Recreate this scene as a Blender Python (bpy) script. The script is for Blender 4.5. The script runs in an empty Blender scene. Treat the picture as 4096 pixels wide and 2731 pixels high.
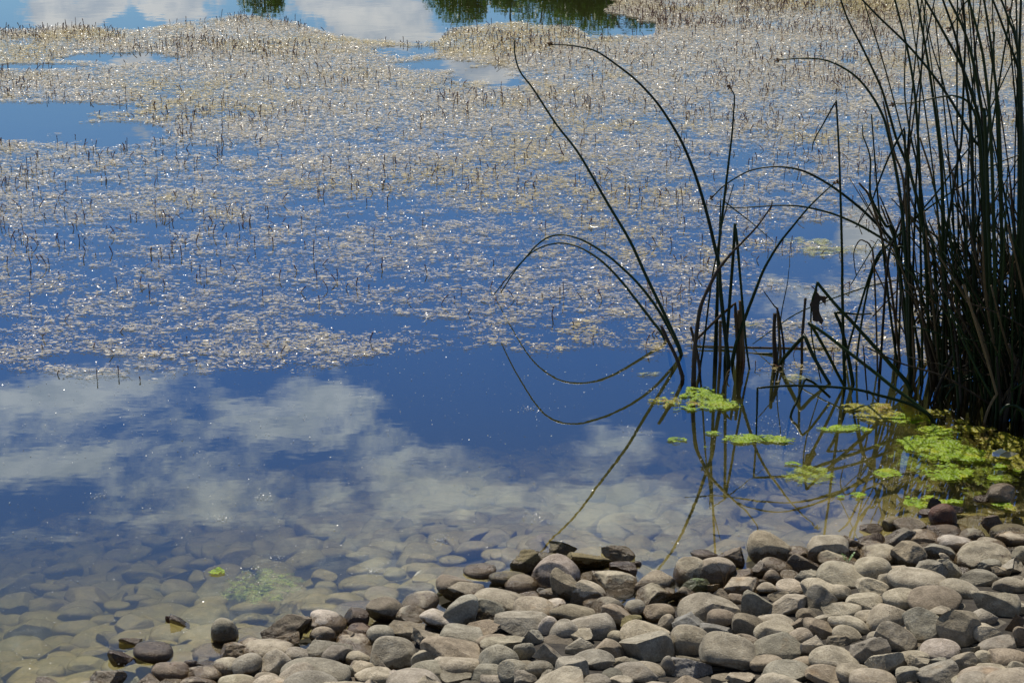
import bpy, bmesh, math, random
import numpy as np
from mathutils import Vector, Matrix, noise as mnoise

random.seed(7)
rng = np.random.default_rng(11)
SC = bpy.context.scene
COL = SC.collection
R = math.radians

# ------------------------------------------------------------------ camera
W, H = 4096.0, 2731.0                 # pixel grid the photograph is measured in
LENS, SENSOR, CAM_Z = 70.0, 36.0, 2.0
FPX = LENS / SENSOR * W
PITCH = math.atan((H / 2 + 1393.0) / FPX)
cam_d = bpy.data.cameras.new('camera')
cam_d.lens, cam_d.sensor_width, cam_d.clip_start, cam_d.clip_end = LENS, SENSOR, 0.05, 6000
cam = bpy.data.objects.new('camera', cam_d)
COL.objects.link(cam)
cam.location = (0, 0, CAM_Z)
cam.rotation_euler = (math.pi / 2 - PITCH, 0, 0)
SC.camera = cam

# ------------------------------------------------------------------ sun, sky, exposure
SUN_AZ, SUN_EL = -18.0, 55.0          # degrees from the view axis (to the left) and above the horizon
sun_vec = Vector((math.sin(R(SUN_AZ)) * math.cos(R(SUN_EL)), math.cos(R(SUN_AZ)) * math.cos(R(SUN_EL)), math.sin(R(SUN_EL))))
sun_d = bpy.data.lights.new('sun', 'SUN')
sun_d.energy, sun_d.angle, sun_d.color = 4.9, R(0.53), (1.0, 0.93, 0.82)
sun = bpy.data.objects.new('sun', sun_d)
COL.objects.link(sun)
sun.rotation_euler = sun_vec.to_track_quat('Z', 'Y').to_euler()
sun.location = sun_vec * 30
SC.view_settings.view_transform = 'Standard'
SC.view_settings.look = 'None'
SC.view_settings.exposure = 0.0
SC.view_settings.gamma = 1.0
SC.cycles.use_denoising = True
SC.cycles.max_bounces = 8
SC.cycles.transparent_max_bounces = 16
SC.cycles.sample_clamp_direct = 0
SC.cycles.sample_clamp_indirect = 6


class Nodes:
    """small helper for wiring node trees"""
    def __init__(self, tree):
        self.t = tree
        self.t.nodes.clear()
    def n(self, kind, ins=None, **props):
        nd = self.t.nodes.new(kind)
        for k, v in props.items():
            setattr(nd, k, v)
        for k, v in (ins or {}).items():
            s = nd.inputs[k]
            if isinstance(v, bpy.types.NodeSocket):
                self.t.links.new(v, s)
            else:
                if hasattr(s.default_value, '__len__') and not hasattr(v, '__len__'):
                    v = (v,) * len(s.default_value)
                if hasattr(v, '__len__') and len(s.default_value) == 4 and len(v) == 3:
                    v = (*v, 1)
                s.default_value = v
        return nd
    def math(self, op, a, b=0.0, c=0.0, clamp=False):
        nd = self.n('ShaderNodeMath', {0: a, 1: b, 2: c}, operation=op)
        nd.use_clamp = clamp
        return nd.outputs[0]
    def mix(self, fac, a, b, blend='MIX'):
        nd = self.n('ShaderNodeMix', None, data_type='RGBA', blend_type=blend)
        for idx, v in ((0, fac), (6, a), (7, b)):
            s = nd.inputs[idx]
            if isinstance(v, bpy.types.NodeSocket):
                self.t.links.new(v, s)
            else:
                s.default_value = (*v, 1) if (idx and len(v) == 3) else v
        return nd.outputs[2]
    def smooth(self, v, lo, hi):
        nd = self.n('ShaderNodeMapRange', {0: v, 1: lo, 2: hi, 3: 0.0, 4: 1.0})
        nd.interpolation_type = 'SMOOTHSTEP'
        return nd.outputs[0]
    def noise(self, vec, scale, detail=4.0, rough=0.55, dist=0.0):
        nd = self.n('ShaderNodeTexNoise', {'Scale': scale, 'Detail': detail, 'Roughness': rough, 'Distortion': dist})
        if vec is not None:
            self.t.links.new(vec, nd.inputs['Vector'])
        return nd.outputs[0]
    def link(self, a, b):
        self.t.links.new(a, b)


def sky_angle(x, y):
    """azimuth and elevation (degrees) of the patch of sky mirrored at a picture position"""
    u, v = (x - W / 2) / FPX, (y - H / 2) / FPX
    cp, sp = math.cos(PITCH), math.sin(PITCH)
    d = (u, cp - v * sp, -(sp + v * cp))
    return math.degrees(math.atan2(d[0], d[1])), math.degrees(math.atan2(-d[2], math.hypot(d[0], d[1])))


world = bpy.data.worlds.new('World')
SC.world = world
world.use_nodes = True
N = Nodes(world.node_tree)
sky = N.n('ShaderNodeTexSky', None, sky_type='NISHITA')
sky.sun_disc = False
sky.sun_elevation = R(SUN_EL)
sky.sun_rotation = R(SUN_AZ)
sky.air_density, sky.dust_density, sky.ozone_density = 1.0, 0.6, 2.0
tc = N.n('ShaderNodeTexCoord').outputs['Generated']
sep = N.n('ShaderNodeSeparateXYZ', {0: tc})
dx, dy, dz = sep.outputs
az = N.math('MULTIPLY', N.math('ARCTAN2', dx, dy), 180 / math.pi)
el = N.math('MULTIPLY', N.math('ARCSINE', dz), 180 / math.pi)
cvec = N.n('ShaderNodeVectorMath', {0: tc, 1: (1.0, 1.0, 2.1)}, operation='MULTIPLY').outputs[0]
warp = N.n('ShaderNodeTexNoise', {'Vector': cvec, 'Scale': 9.0, 'Detail': 3.0}).outputs[1]
wv = N.n('ShaderNodeVectorMath', {0: warp, 1: (0.5, 0.5, 0.5)}, operation='SUBTRACT').outputs[0]
wv = N.n('ShaderNodeVectorMath', {0: wv, 'Scale': 0.06}, operation='SCALE').outputs[0]
cv2 = N.n('ShaderNodeVectorMath', {0: cvec, 1: wv}, operation='ADD').outputs[0]
big = N.math('ADD', N.math('MULTIPLY', N.noise(cv2, 17.0, 8.0, 0.60), 0.5), N.math('MULTIPLY', N.noise(cv2, 52.0, 7.0, 0.62), 0.5))
bias = None
# clouds: mirrored picture position, half sizes, weight
CLOUDS = [(250, 60, 170, 80, .30), (700, 20, 130, 60, .26), (420, 20, 70, 40, .24), (1490, 60, 250, 120, .34), (1240, 10, 90, 40, .2),
          (540, 250, 130, 40, .25), (560, 520, 130, 50, .30), (1950, 280, 160, 60, .24),
          (3440, 950, 110, 90, .34), (3150, 1000, 120, 40, .15), (3080, 1230, 330, 130, .22), (3000, 1480, 260, 100, .16), (3400, 1160, 200, 80, .14),
          (2440, 1750, 210, 100, .34), (3080, 1830, 150, 60, .20), (180, 1620, 380, 110, .25), (560, 1500, 420, 100, .24), (1000, 1690, 380, 150, .2), (100, 1850, 400, 120, .2),
          (1370, 1570, 260, 120, .26), (1700, 1850, 420, 150, .2), (500, 1900, 620, 130, .15), (1500, 1990, 1100, 100, .15), (2500, 2010, 500, 80, .17),
          (2600, 2200, 700, 130, .13), (700, 2450, 1500, 330, .10), (2200, 2500, 1200, 250, .10), (3000, 300, 1200, 300, .06)]
CLEAR = [(2050, 1600, 360, 150, .34), (1250, 1850, 160, 40, .14), (900, 1780, 130, 50, .12), (130, 2000, 300, 50, .14), (1400, 1200, 1500, 250, .16), (200, 1760, 500, 40, .06), (2800, 1700, 260, 60, .1), (900, 700, 1200, 300, .1)]
for sgn, lst in ((1, CLOUDS), (-1, CLEAR)):
    for x, y, rx, ry, w in lst:
        a0, e0 = sky_angle(x, y)
        ra, re = rx / FPX * 57.3, ry / FPX * 57.3
        u = N.math('MULTIPLY', N.math('SUBTRACT', az, a0), 1 / ra)
        v = N.math('MULTIPLY', N.math('SUBTRACT', el, e0), 1 / re)
        q = N.math('ADD', N.math('MULTIPLY', u, u), N.math('MULTIPLY', v, v))
        g = N.math('MULTIPLY', N.math('POWER', 2.718, N.math('MULTIPLY', q, -0.8)), w * sgn)
        bias = g if bias is None else N.math('ADD', bias, g)
dens = N.math('ADD', big, bias)
# crisp cumulus low in the sky, soft veils higher up
soft = N.smooth(el, 13.0, 21.0)
lo = N.math('ADD', 0.62, N.math('MULTIPLY', soft, -0.03))
hi = N.math('ADD', 0.70, N.math('MULTIPLY', soft, 0.13))
cl = N.smooth(dens, lo, hi)
shade = N.noise(cv2, 40.0, 5.0, 0.6)
ccol = N.mix(N.smooth(shade, 0.3, 0.7), (0.40, 0.47, 0.57), (0.74, 0.75, 0.75))
ccol = N.mix(soft, ccol, N.mix(N.smooth(shade, 0.25, 0.7), (0.68, 0.86, 1.14), (1.1, 1.27, 1.48)))
skyc = N.mix(1.0, sky.outputs[0], (0.066, 0.066, 0.066), 'MULTIPLY')
tint = N.mix(N.smooth(el, 8.0, 22.0), (0.78, 1.08, 1.22), (0.27, 0.92, 2.0))
tint = N.mix(N.smooth(el, 32.0, 42.0), tint, (0.60, 0.53, 0.45))
skyc = N.mix(1.0, skyc, tint, 'MULTIPLY')
front = N.smooth(el, 75.0, 32.0)
cl = N.math('MULTIPLY', N.math('MULTIPLY', cl, front), 0.93)
veil = N.math('MULTIPLY', N.smooth(el, 23.5, 27.5), N.smooth(el, 46.0, 34.0))
veil = N.math('MULTIPLY', veil, N.math('ADD', 0.45, N.math('MULTIPLY', N.smooth(big, 0.35, 0.65), 0.45)))
skyc = N.mix(veil, skyc, (0.36, 0.44, 0.50))
fin = N.mix(cl, skyc, ccol)
bg = N.n('ShaderNodeBackground', {'Color': fin, 'Strength': 1.0})
wo = N.n('ShaderNodeOutputWorld')
N.link(bg.outputs[0], wo.inputs[0])


# ------------------------------------------------------------------ helpers
def ray(x, y):
    u, v = (x - W / 2) / FPX, (y - H / 2) / FPX
    cp, sp = math.cos(PITCH), math.sin(PITCH)
    return np.array([u, cp - v * sp, -(sp + v * cp)])

def at_z(x, y, z=0.0):
    d = ray(x, y)
    t = (z - CAM_Z) / d[2]
    return np.array([d[0] * t, d[1] * t, z])

def at_y(x, y, Y):
    d = ray(x, y)
    t = Y / d[1]
    return np.array([d[0] * t, Y, CAM_Z + d[2] * t])

def project(P):
    P = np.atleast_2d(np.asarray(P, float))
    cp, sp = math.cos(PITCH), math.sin(PITCH)
    y, z = P[:, 1], P[:, 2] - CAM_Z
    dep = y * cp - z * sp
    v = -(y * sp + z * cp)
    return W / 2 + P[:, 0] / dep * FPX, H / 2 + v / dep * FPX

def scale_at(P):
    return float(P[1] * math.cos(PITCH) - (P[2] - CAM_Z) * math.sin(PITCH)) / FPX

def fbm2(x, y, seed, oct=4):
    rgl = np.random.default_rng(seed)
    out, amp, tot = np.zeros_like(x), 1.0, 0.0
    f = 1.0
    for o in range(oct):
        for _ in range(5):
            a = rgl.uniform(0, 6.28)
            out += amp * np.sin((x * math.cos(a) + y * math.sin(a)) * f * rgl.uniform(0.7, 1.4) + rgl.uniform(0, 6.28) + 1.2 * np.sin(y * f * 0.9 + rgl.uniform(0, 6)))
        tot += amp * 2.2
        amp *= 0.62
        f *= 2.1
    return out / tot

def make_mesh(name, V, F, mat=None, smooth=True, attr=None):
    """V Nx3 array, F array of equal sized faces or list of arrays"""
    me = bpy.data.meshes.new(name)
    V = np.asarray(V, np.float32)
    Fs = F if isinstance(F, list) else [F]
    Fs = [np.asarray(f, np.int32) for f in Fs if len(f)]
    me.vertices.add(len(V))
    me.vertices.foreach_set('co', V.ravel())
    nl = sum(f.size for f in Fs)
    npoly = sum(len(f) for f in Fs)
    me.loops.add(nl)
    me.loops.foreach_set('vertex_index', np.concatenate([f.ravel() for f in Fs]))
    me.polygons.add(npoly)
    starts, s = [], 0
    for f in Fs:
        k = f.shape[1]
        starts.append(s + np.arange(len(f)) * k)
        s += f.size
    me.polygons.foreach_set('loop_start', np.concatenate(starts).astype(np.int32))
    me.polygons.foreach_set('use_smooth', np.full(npoly, bool(smooth)))
    me.update(calc_edges=True)
    if attr is not None:
        a = me.color_attributes.new('tint', 'FLOAT_COLOR', 'POINT')
        a.data.foreach_set('color', np.asarray(attr, np.float32).ravel())
    if mat:
        me.materials.append(mat)
    return me

def link(name, me, parent=None, loc=None):
    o = bpy.data.objects.new(name, me)
    COL.objects.link(o)
    if parent is not None:
        o.parent = parent
    if loc is not None:
        o.location = loc
    return o

def tag(o, label=None, cat=None, group=None, kind=None):
    if label: o['label'] = label
    if cat: o['category'] = cat
    if group: o['group'] = group
    if kind: o['kind'] = kind
    return o

def material(name):
    m = bpy.data.materials.new(name)
    m.use_nodes = True
    n = Nodes(m.node_tree)
    out = n.n('ShaderNodeOutputMaterial')
    return m, n, out

# ------------------------------------------------------------------ materials
def mat_stone():
    m, n, out = material('stone')
    geo = n.n('ShaderNodeNewGeometry')
    pos = geo.outputs['Position']
    tint = n.n('ShaderNodeAttribute', None, attribute_name='tint')
    z = n.n('ShaderNodeSeparateXYZ', {0: pos}).outputs[2]
    mott = n.noise(pos, 38.0, 6.0, 0.62)
    fine = n.noise(pos, 260.0, 5.0, 0.7)
    col = n.mix(1.0, tint.outputs['Color'], n.mix(n.smooth(mott, 0.3, 0.7), (0.66, 0.64, 0.60), (1.2, 1.19, 1.17)), 'MULTIPLY')
    col = n.mix(n.smooth(fine, 0.35, 0.75), n.mix(1.0, col, (0.72, 0.70, 0.68), 'MULTIPLY'), n.mix(1.0, col, (1.12, 1.12, 1.12), 'MULTIPLY'))
    vor = n.n('ShaderNodeTexVoronoi', {'Vector': pos, 'Scale': 210.0}).outputs[0]
    pit = n.math('MULTIPLY', n.smooth(vor, 0.28, 0.12), n.smooth(n.noise(pos, 22.0, 2.0), 0.5, 0.62))
    col = n.mix(n.math('MULTIPLY', pit, 0.65), col, (0.035, 0.03, 0.025))
    rust = n.smooth(n.noise(pos, 15.0, 5.0, 0.6), 0.60, 0.74)
    col = n.mix(n.math('MULTIPLY', rust, 0.45), col, n.mix(1.0, col, (0.95, 0.70, 0.45), 'MULTIPLY'))
    # wet band with its ragged upper edge, and whole wet stones
    wn = n.noise(pos, 26.0, 4.0, 0.6)
    edge = n.math('ADD', 0.022, n.math('MULTIPLY', n.math('SUBTRACT', wn, 0.5), 0.06))
    band = n.smooth(n.math('SUBTRACT', z, edge), 0.004, -0.003)
    wet = n.math('MAXIMUM', band, tint.outputs['Alpha'], clamp=True)
    wetcol = n.mix(1.0, col, (0.36, 0.29, 0.20), 'MULTIPLY')
    col = n.mix(wet, col, wetcol)
    # silt and algae film on what lies under the water
    sub = n.smooth(z, 0.0, -0.03)
    film = n.mix(n.smooth(mott, 0.35, 0.65), (0.26, 0.235, 0.045), (0.41, 0.345, 0.085))
    film = n.mix(0.5, film, n.mix(1.0, tint.outputs['Color'], (0.72, 0.61, 0.30), 'MULTIPLY'))
    col = n.mix(n.math('MULTIPLY', sub, 0.85), col, film)
    rough = n.math('SUBTRACT', 0.88, n.math('MULTIPLY', wet, 0.62))
    h = n.math('ADD', n.math('MULTIPLY', fine, 0.5), n.math('ADD', n.math('MULTIPLY', mott, 0.9), n.math('MULTIPLY', pit, -0.5)))
    bump = n.n('ShaderNodeBump', {'Strength': 0.8, 'Distance': 0.006, 'Height': h})
    p = n.n('ShaderNodeBsdfPrincipled', {'Base Color': col, 'Roughness': rough, 'Normal': bump.outputs[0], 'Specular IOR Level': 0.45})
    n.link(p.outputs[0], out.inputs[0])
    return m

def mat_ground():
    m, n, out = material('ground')
    pos = n.n('ShaderNodeNewGeometry').outputs['Position']
    y = n.n('ShaderNodeSeparateXYZ', {0: pos}).outputs[1]
    a = n.noise(pos, 30.0, 8.0, 0.7)
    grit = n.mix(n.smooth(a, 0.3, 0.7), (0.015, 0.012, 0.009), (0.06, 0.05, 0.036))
    grass = n.mix(n.noise(pos, 1.5, 6.0, 0.7), (0.03, 0.055, 0.015), (0.10, 0.12, 0.04))
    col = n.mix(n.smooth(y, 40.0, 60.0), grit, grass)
    bump = n.n('ShaderNodeBump', {'Strength': 0.6, 'Distance': 0.02, 'Height': a})
    p = n.n('ShaderNodeBsdfPrincipled', {'Base Color': col, 'Roughness': 0.9, 'Normal': bump.outputs[0]})
    n.link(p.outputs[0], out.inputs[0])
    return m

def mat_water():
    m, n, out = material('water')
    pos = n.n('ShaderNodeNewGeometry').outputs['Position']
    st = n.n('ShaderNodeVectorMath', {0: pos, 1: (1.0, 1.6, 1.0)}, operation='MULTIPLY').outputs[0]
    h = n.math('ADD', n.noise(st, 3.5, 3.0, 0.5), n.math('MULTIPLY', n.noise(st, 28.0, 2.0, 0.5), 0.05))
    bump = n.n('ShaderNodeBump', {'Strength': 0.032, 'Distance': 0.006, 'Height': h})
    fr = n.n('ShaderNodeFresnel', {'IOR': 1.33, 'Normal': bump.outputs[0]}).outputs[0]
    fac = n.math('MULTIPLY', fr, 2.1, clamp=True)
    tr = n.n('ShaderNodeBsdfTransparent', {'Color': (0.97, 0.98, 0.97)})
    gl = n.n('ShaderNodeBsdfGlossy', {'Color': (1, 1, 1), 'Roughness': 0.0, 'Normal': bump.outputs[0]})
    mx = n.n('ShaderNodeMixShader', {0: fac, 1: tr.outputs[0], 2: gl.outputs[0]})
    n.link(mx.outputs[0], out.inputs[0])
    ab = n.n('ShaderNodeVolumeAbsorption', {'Color': (0.48, 0.48, 0.18), 'Density': 2.0})
    scv = n.n('ShaderNodeVolumeScatter', {'Color': (0.60, 0.66, 0.34), 'Density': 0.38, 'Anisotropy': 0.2})
    ad = n.n('ShaderNodeAddShader', {0: ab.outputs[0], 1: scv.outputs[0]})
    n.link(ad.outputs[0], out.inputs[1])
    return m

def mat_stem(name, c1, c2, rough=0.45):
    m, n, out = material(name)
    pos = n.n('ShaderNodeNewGeometry').outputs['Position']
    st = n.n('ShaderNodeVectorMath', {0: pos, 1: (60.0, 60.0, 5.0)}, operation='MULTIPLY').outputs[0]
    a = n.noise(st, 1.0, 5.0, 0.65)
    b = n.noise(pos, 9.0, 4.0, 0.6)
    rnd = n.n('ShaderNodeObjectInfo').outputs['Random']
    f = n.math('ADD', n.math('MULTIPLY', a, 0.5), n.math('ADD', n.math('MULTIPLY', b, 0.3), n.math('MULTIPLY', rnd, 0.25)))
    col = n.mix(n.smooth(f, 0.3, 0.75), c1, c2)
    p = n.n('ShaderNodeBsdfPrincipled', {'Base Color': col, 'Roughness': rough, 'Specular IOR Level': 0.22})
    n.link(p.outputs[0], out.inputs[0])
    return m

def mat_film():
    m, n, out = material('floating_weed')
    tint = n.n('ShaderNodeAttribute', None, attribute_name='tint')
    p = n.n('ShaderNodeBsdfPrincipled', {'Base Color': tint.outputs['Color'], 'Roughness': 0.29, 'Specular IOR Level': 0.65})
    tl = n.n('ShaderNodeBsdfTranslucent', {'Color': tint.outputs['Color']})
    mx = n.n('ShaderNodeMixShader', {0: 0.18, 1: p.outputs[0], 2: tl.outputs[0]})
    tr = n.n('ShaderNodeBsdfTransparent')
    mx = n.n('ShaderNodeMixShader', {0: tint.outputs['Alpha'], 1: tr.outputs[0], 2: mx.outputs[0]})
    n.link(mx.outputs[0], out.inputs[0])
    return m

def mat_algae(name, c1, c2, c3, alpha=1.0, holes=None):
    m, n, out = material(name)
    pos = n.n('ShaderNodeNewGeometry').outputs['Position']
    a = n.noise(pos, 45.0, 6.0, 0.7)
    b = n.noise(pos, 12.0, 4.0, 0.6)
    col = n.mix(n.smooth(a, 0.3, 0.7), c1, c2)
    col = n.mix(n.smooth(b, 0.5, 0.72), col, c3)
    vor = n.n('ShaderNodeTexVoronoi', {'Vector': pos, 'Scale': 130.0}).outputs[0]
    h = n.math('ADD', a, n.math('MULTIPLY', vor, -0.8))
    bump = n.n('ShaderNodeBump', {'Strength': 0.9, 'Distance': 0.004, 'Height': h})
    p = n.n('ShaderNodeBsdfPrincipled', {'Base Color': col, 'Roughness': 0.4, 'Normal': bump.outputs[0], 'Specular IOR Level': 0.35})
    tl = n.n('ShaderNodeBsdfTranslucent', {'Color': col})
    mx = n.n('ShaderNodeMixShader', {0: 0.25, 1: p.outputs[0], 2: tl.outputs[0]})
    sh = mx.outputs[0]
    if holes:
        tr = n.n('ShaderNodeBsdfTransparent')
        fac = n.math('MULTIPLY', n.smooth(n.noise(pos, 34.0, 6.0, 0.72), *holes), alpha)
        sh = n.n('ShaderNodeMixShader', {0: fac, 1: tr.outputs[0], 2: sh}).outputs[0]
    n.link(sh, out.inputs[0])
    return m

def mat_plain(name, col, rough=0.5, var=0.25, scale=30.0):
    m, n, out = material(name)
    pos = n.n('ShaderNodeNewGeometry').outputs['Position']
    a = n.noise(pos, scale, 4.0, 0.6)
    c = n.mix(a, tuple(v * (1 - var) for v in col), tuple(min(1, v * (1 + var)) for v in col))
    p = n.n('ShaderNodeBsdfPrincipled', {'Base Color': c, 'Roughness': rough})
    n.link(p.outputs[0], out.inputs[0])
    return m

M_STONE, M_GROUND, M_WATER = mat_stone(), mat_ground(), mat_water()
M_GREEN = mat_stem('green_stem', (0.003, 0.010, 0.002), (0.016, 0.036, 0.008), 0.42)
M_DEAD = mat_stem('dead_stem', (0.03, 0.019, 0.009), (0.17, 0.115, 0.058), 0.7)
M_DARK = mat_stem('rotten_stem', (0.012, 0.009, 0.006), (0.06, 0.042, 0.026), 0.6)
M_THICK = mat_stem('dead_litter', (0.012, 0.009, 0.005), (0.11, 0.08, 0.045), 0.75)
M_HEAD = mat_plain('seed_head', (0.12, 0.065, 0.03), 0.8, 0.5, 300)
M_FILM = mat_film()
M_SPIKE = mat_plain('milfoil_spike', (0.10, 0.03, 0.02), 0.6, 0.6, 90)
M_ALGAE = mat_algae('green_algae', (0.12, 0.22, 0.001), (0.31, 0.45, 0.003), (0.38, 0.40, 0.006), 1.0, (0.37, 0.50))
M_ALGAE_Y = mat_algae('yellow_algae', (0.20, 0.20, 0.008), (0.38, 0.35, 0.02), (0.26, 0.15, 0.02), 1.0, (0.38, 0.54))
M_ALGAE_S = mat_algae('sunken_algae', (0.22, 0.30, 0.01), (0.42, 0.48, 0.02), (0.20, 0.28, 0.06), 0.8, (0.36, 0.62))
M_SCUM = mat_algae('pale_scum', (0.34, 0.38, 0.10), (0.55, 0.56, 0.26), (0.45, 0.42, 0.16), 0.7, (0.38, 0.62))
M_LEAF = mat_algae('tree_leaf', (0.04, 0.10, 0.008), (0.12, 0.24, 0.015), (0.07, 0.16, 0.01))
M_BARK = mat_plain('bark', (0.07, 0.055, 0.042), 0.9, 0.4, 12)
M_WITHER = mat_plain('withered_leaf', (0.035, 0.02, 0.012), 0.7, 0.5, 80)

# ------------------------------------------------------------------ ground
SHORE_PX = [(330, 2760), (620, 2690), (850, 2610), (1050, 2560), (1330, 2500), (1480, 2450), (1740, 2370), (1850, 2290), (2000, 2260),
            (2200, 2210), (2330, 2230), (2530, 2290), (2590, 2350), (2700, 2290), (2800, 2255), (3000, 2230), (3250, 2160), (3500, 2120),
            (3750, 2130), (4096, 2110)]
SHORE = [(-60, -45), (-12, -7.5), (-3.2, 1.6)] + [tuple(at_z(x, y)[:2]) for x, y in SHORE_PX] + [(2.2, 4.75), (5, 5.6), (14, 9), (70, 26)]
SHORE = np.array(SHORE)

def shore_dist(P):
    """signed distance from the waterline, positive on land"""
    P = np.atleast_2d(P)[:, :2]
    best = np.full(len(P), 1e9)
    poly = np.vstack([SHORE, [(300, 26), (300, -400), (-60, -400)]])
    inside = np.zeros(len(P), bool)
    for a, b in zip(poly, np.roll(poly, -1, axis=0)):
        if a[1] == b[1]: continue
        cross = (a[1] > P[:, 1]) != (b[1] > P[:, 1])
        inside ^= cross & (P[:, 0] < (b[0] - a[0]) * (P[:, 1] - a[1]) / (b[1] - a[1]) + a[0])
    for a, b in zip(SHORE[:-1], SHORE[1:]):
        ab = b - a
        t = np.clip(((P - a) @ ab) / (ab @ ab), 0, 1)
        q = a + t[:, None] * ab
        best = np.minimum(best, np.hypot(*(P - q).T))
    return np.where(inside, best, -best)

def wob(P, k=3.0):
    return 0.5 * np.sin(P[:, 0] * k + 1.3) * np.sin(P[:, 1] * k * 1.2 + 0.4) + 0.5 * np.sin(P[:, 0] * k * 2.3 + 2.0 + P[:, 1] * k * 1.7)

def ground_z(P):
    P = np.atleast_2d(np.asarray(P, float))
    d = shore_dist(P)
    land = 0.20 * np.minimum(d, 0.9) + 0.07 * np.clip(d - 0.9, 0, 6) - 0.03
    deep = -0.03 + np.maximum(0.27 * d, -1.3)
    z = np.where(d > 0, land, deep)
    far = 0.12 * np.clip(P[:, 1] - 72, 0, 25) + 0.02 * np.clip(P[:, 1] - 97, 0, 400)
    side = 0.15 * np.clip(np.abs(P[:, 0]) - 120, 0, 20)
    z = np.minimum(z + far + side, 6.0)
    return z + 0.012 * wob(P, 5.0) * np.clip(1.5 - np.abs(d) * 0.2, 0, 1)

def axis(lo, hi, step, ends, n):
    core = np.arange(lo, hi + 1e-6, step)
    left = lo - np.geomspace(step, lo - ends[0], n)[::-1]
    right = hi + np.geomspace(step, ends[1] - hi, n)
    return np.concatenate([left, core, right])

xs = axis(-3.2, 3.4, 0.03, (-900, 900), 45)
ys = axis(1.0, 7.5, 0.03, (-200, 1500), 50)
GX, GY = np.meshgrid(xs, ys)
GP = np.column_stack([GX.ravel(), GY.ravel(), np.zeros(GX.size)])
GP[:, 2] = ground_z(GP)
nx, ny = len(xs), len(ys)
idx = np.arange(nx * ny).reshape(ny, nx)
GF = np.column_stack([idx[:-1, :-1].ravel(), idx[:-1, 1:].ravel(), idx[1:, 1:].ravel(), idx[1:, :-1].ravel()])
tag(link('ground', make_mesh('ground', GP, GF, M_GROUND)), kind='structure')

# ------------------------------------------------------------------ water: one closed body
x0, x1, y0, y1, zb = -135, 135, -60, 92, -3.2
WV = [(x0, y0, zb), (x1, y0, zb), (x1, y1, zb), (x0, y1, zb), (x0, y0, 0), (x1, y0, 0), (x1, y1, 0), (x0, y1, 0)]
WF = [(3, 2, 1, 0), (4, 5, 6, 7), (0, 1, 5, 4), (1, 2, 6, 5), (2, 3, 7, 6), (3, 0, 4, 7)]
tag(link('water', make_mesh('water', WV, np.array(WF), M_WATER, smooth=False)), kind='structure')

# ------------------------------------------------------------------ stones
def ico(sub):
    bm = bmesh.new()
    bmesh.ops.create_icosphere(bm, subdivisions=sub, radius=1.0)
    v = np.array([tuple(a.co) for a in bm.verts])
    f = np.array([[c.index for c in a.verts] for a in bm.faces])
    bm.free()
    return v, f

ICO = {s: ico(s) for s in (3, 4, 5)}

def stone_shape(kind, rg, sub=4):
    """unit stone: r rounded, a angular and broken, f one or two flat faces, t pointed"""
    v, f = ICO[sub]
    v = v.copy()
    def lumps(p, k, n):
        out = np.zeros(len(p))
        for _ in range(n):
            d = rg.normal(size=3)
            d /= np.linalg.norm(d)
            out += np.sin(p @ d * k * rg.uniform(0.7, 1.3) + rg.uniform(0, 6.28))
        return out / n
    u = v.copy()
    q = rg.uniform(2.0, 2.6) if kind == 'r' else rg.uniform(2.3, 3.2)
    v /= (np.abs(v) ** q).sum(1, keepdims=True) ** (1 / q)
    v *= (1 + 0.16 * lumps(u, 2.0, 4) + 0.05 * lumps(u, 4.5, 4))[:, None]
    v[:, 0] *= 1 + rg.uniform(-0.22, 0.22) * v[:, 2]
    v[:, 2] *= 1 + rg.uniform(-0.28, 0.28) * v[:, 0]
    cuts = {'r': int(rg.integers(0, 5)), 'f': int(rg.integers(3, 6)), 'a': int(rg.integers(8, 12)), 't': 7}[kind]
    cutmask = np.zeros(len(v))
    for c in range(cuts):
        d = rg.normal(size=3)
        if kind == 'f' and c == 0:
            d = np.array([rg.uniform(-.5, .5), -0.9, rg.uniform(-.2, .7)])
        d /= np.linalg.norm(d)
        lim = rg.uniform(0.32, 0.66) if kind in 'at' else rg.uniform(0.45, 0.78)
        if kind == 'r':
            lim = rg.uniform(0.58, 0.84)
        s = v @ d - lim
        hit = s > 0
        v -= np.where(hit, s * 0.97, 0)[:, None] * d
        cutmask = np.where(hit, 1.0, cutmask)
    rough = 0.035 * lumps(v, 9, 6) + 0.025 * lumps(v, 19, 7) + 0.018 * lumps(v, 38, 8)
    v += u * (rough * (cutmask * (1.3 if kind in 'at' else 0.7) + 0.12))[:, None]
    ext = (v.max(0) - v.min(0)) / 2
    v = (v - (v.max(0) + v.min(0)) / 2) / ext
    return v, f

TONES = {'p': (0.44, 0.395, 0.305), 'g': (0.35, 0.325, 0.262), 'b': (0.335, 0.285, 0.21), 'd': (0.19, 0.14, 0.09), 'o': (0.25, 0.215, 0.10),
         'n': (0.23, 0.29, 0.16), 'k': (0.43, 0.37, 0.32), 'w': (0.55, 0.50, 0.43), 's': (0.32, 0.315, 0.29), 'e': (0.355, 0.335, 0.262), 'm': (0.20, 0.085, 0.045)}
TONE_WORD = {'p': 'pale beige', 'g': 'grey', 'b': 'brownish', 'd': 'dark brown', 'o': 'olive brown', 'n': 'green stained', 'k': 'pinkish',
             'w': 'whitish', 's': 'bluish grey', 'e': 'greenish grey', 'm': 'reddish brown'}
SHAPE_WORD = {'r': 'rounded', 'a': 'angular broken', 'f': 'flat faced', 't': 'pointed'}
CROPS = {1: (0, 1900, 1400 / 2352), 2: (1300, 1900, 1400 / 2352), 3: (2696, 1900, 1400 / 2352)}

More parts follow.
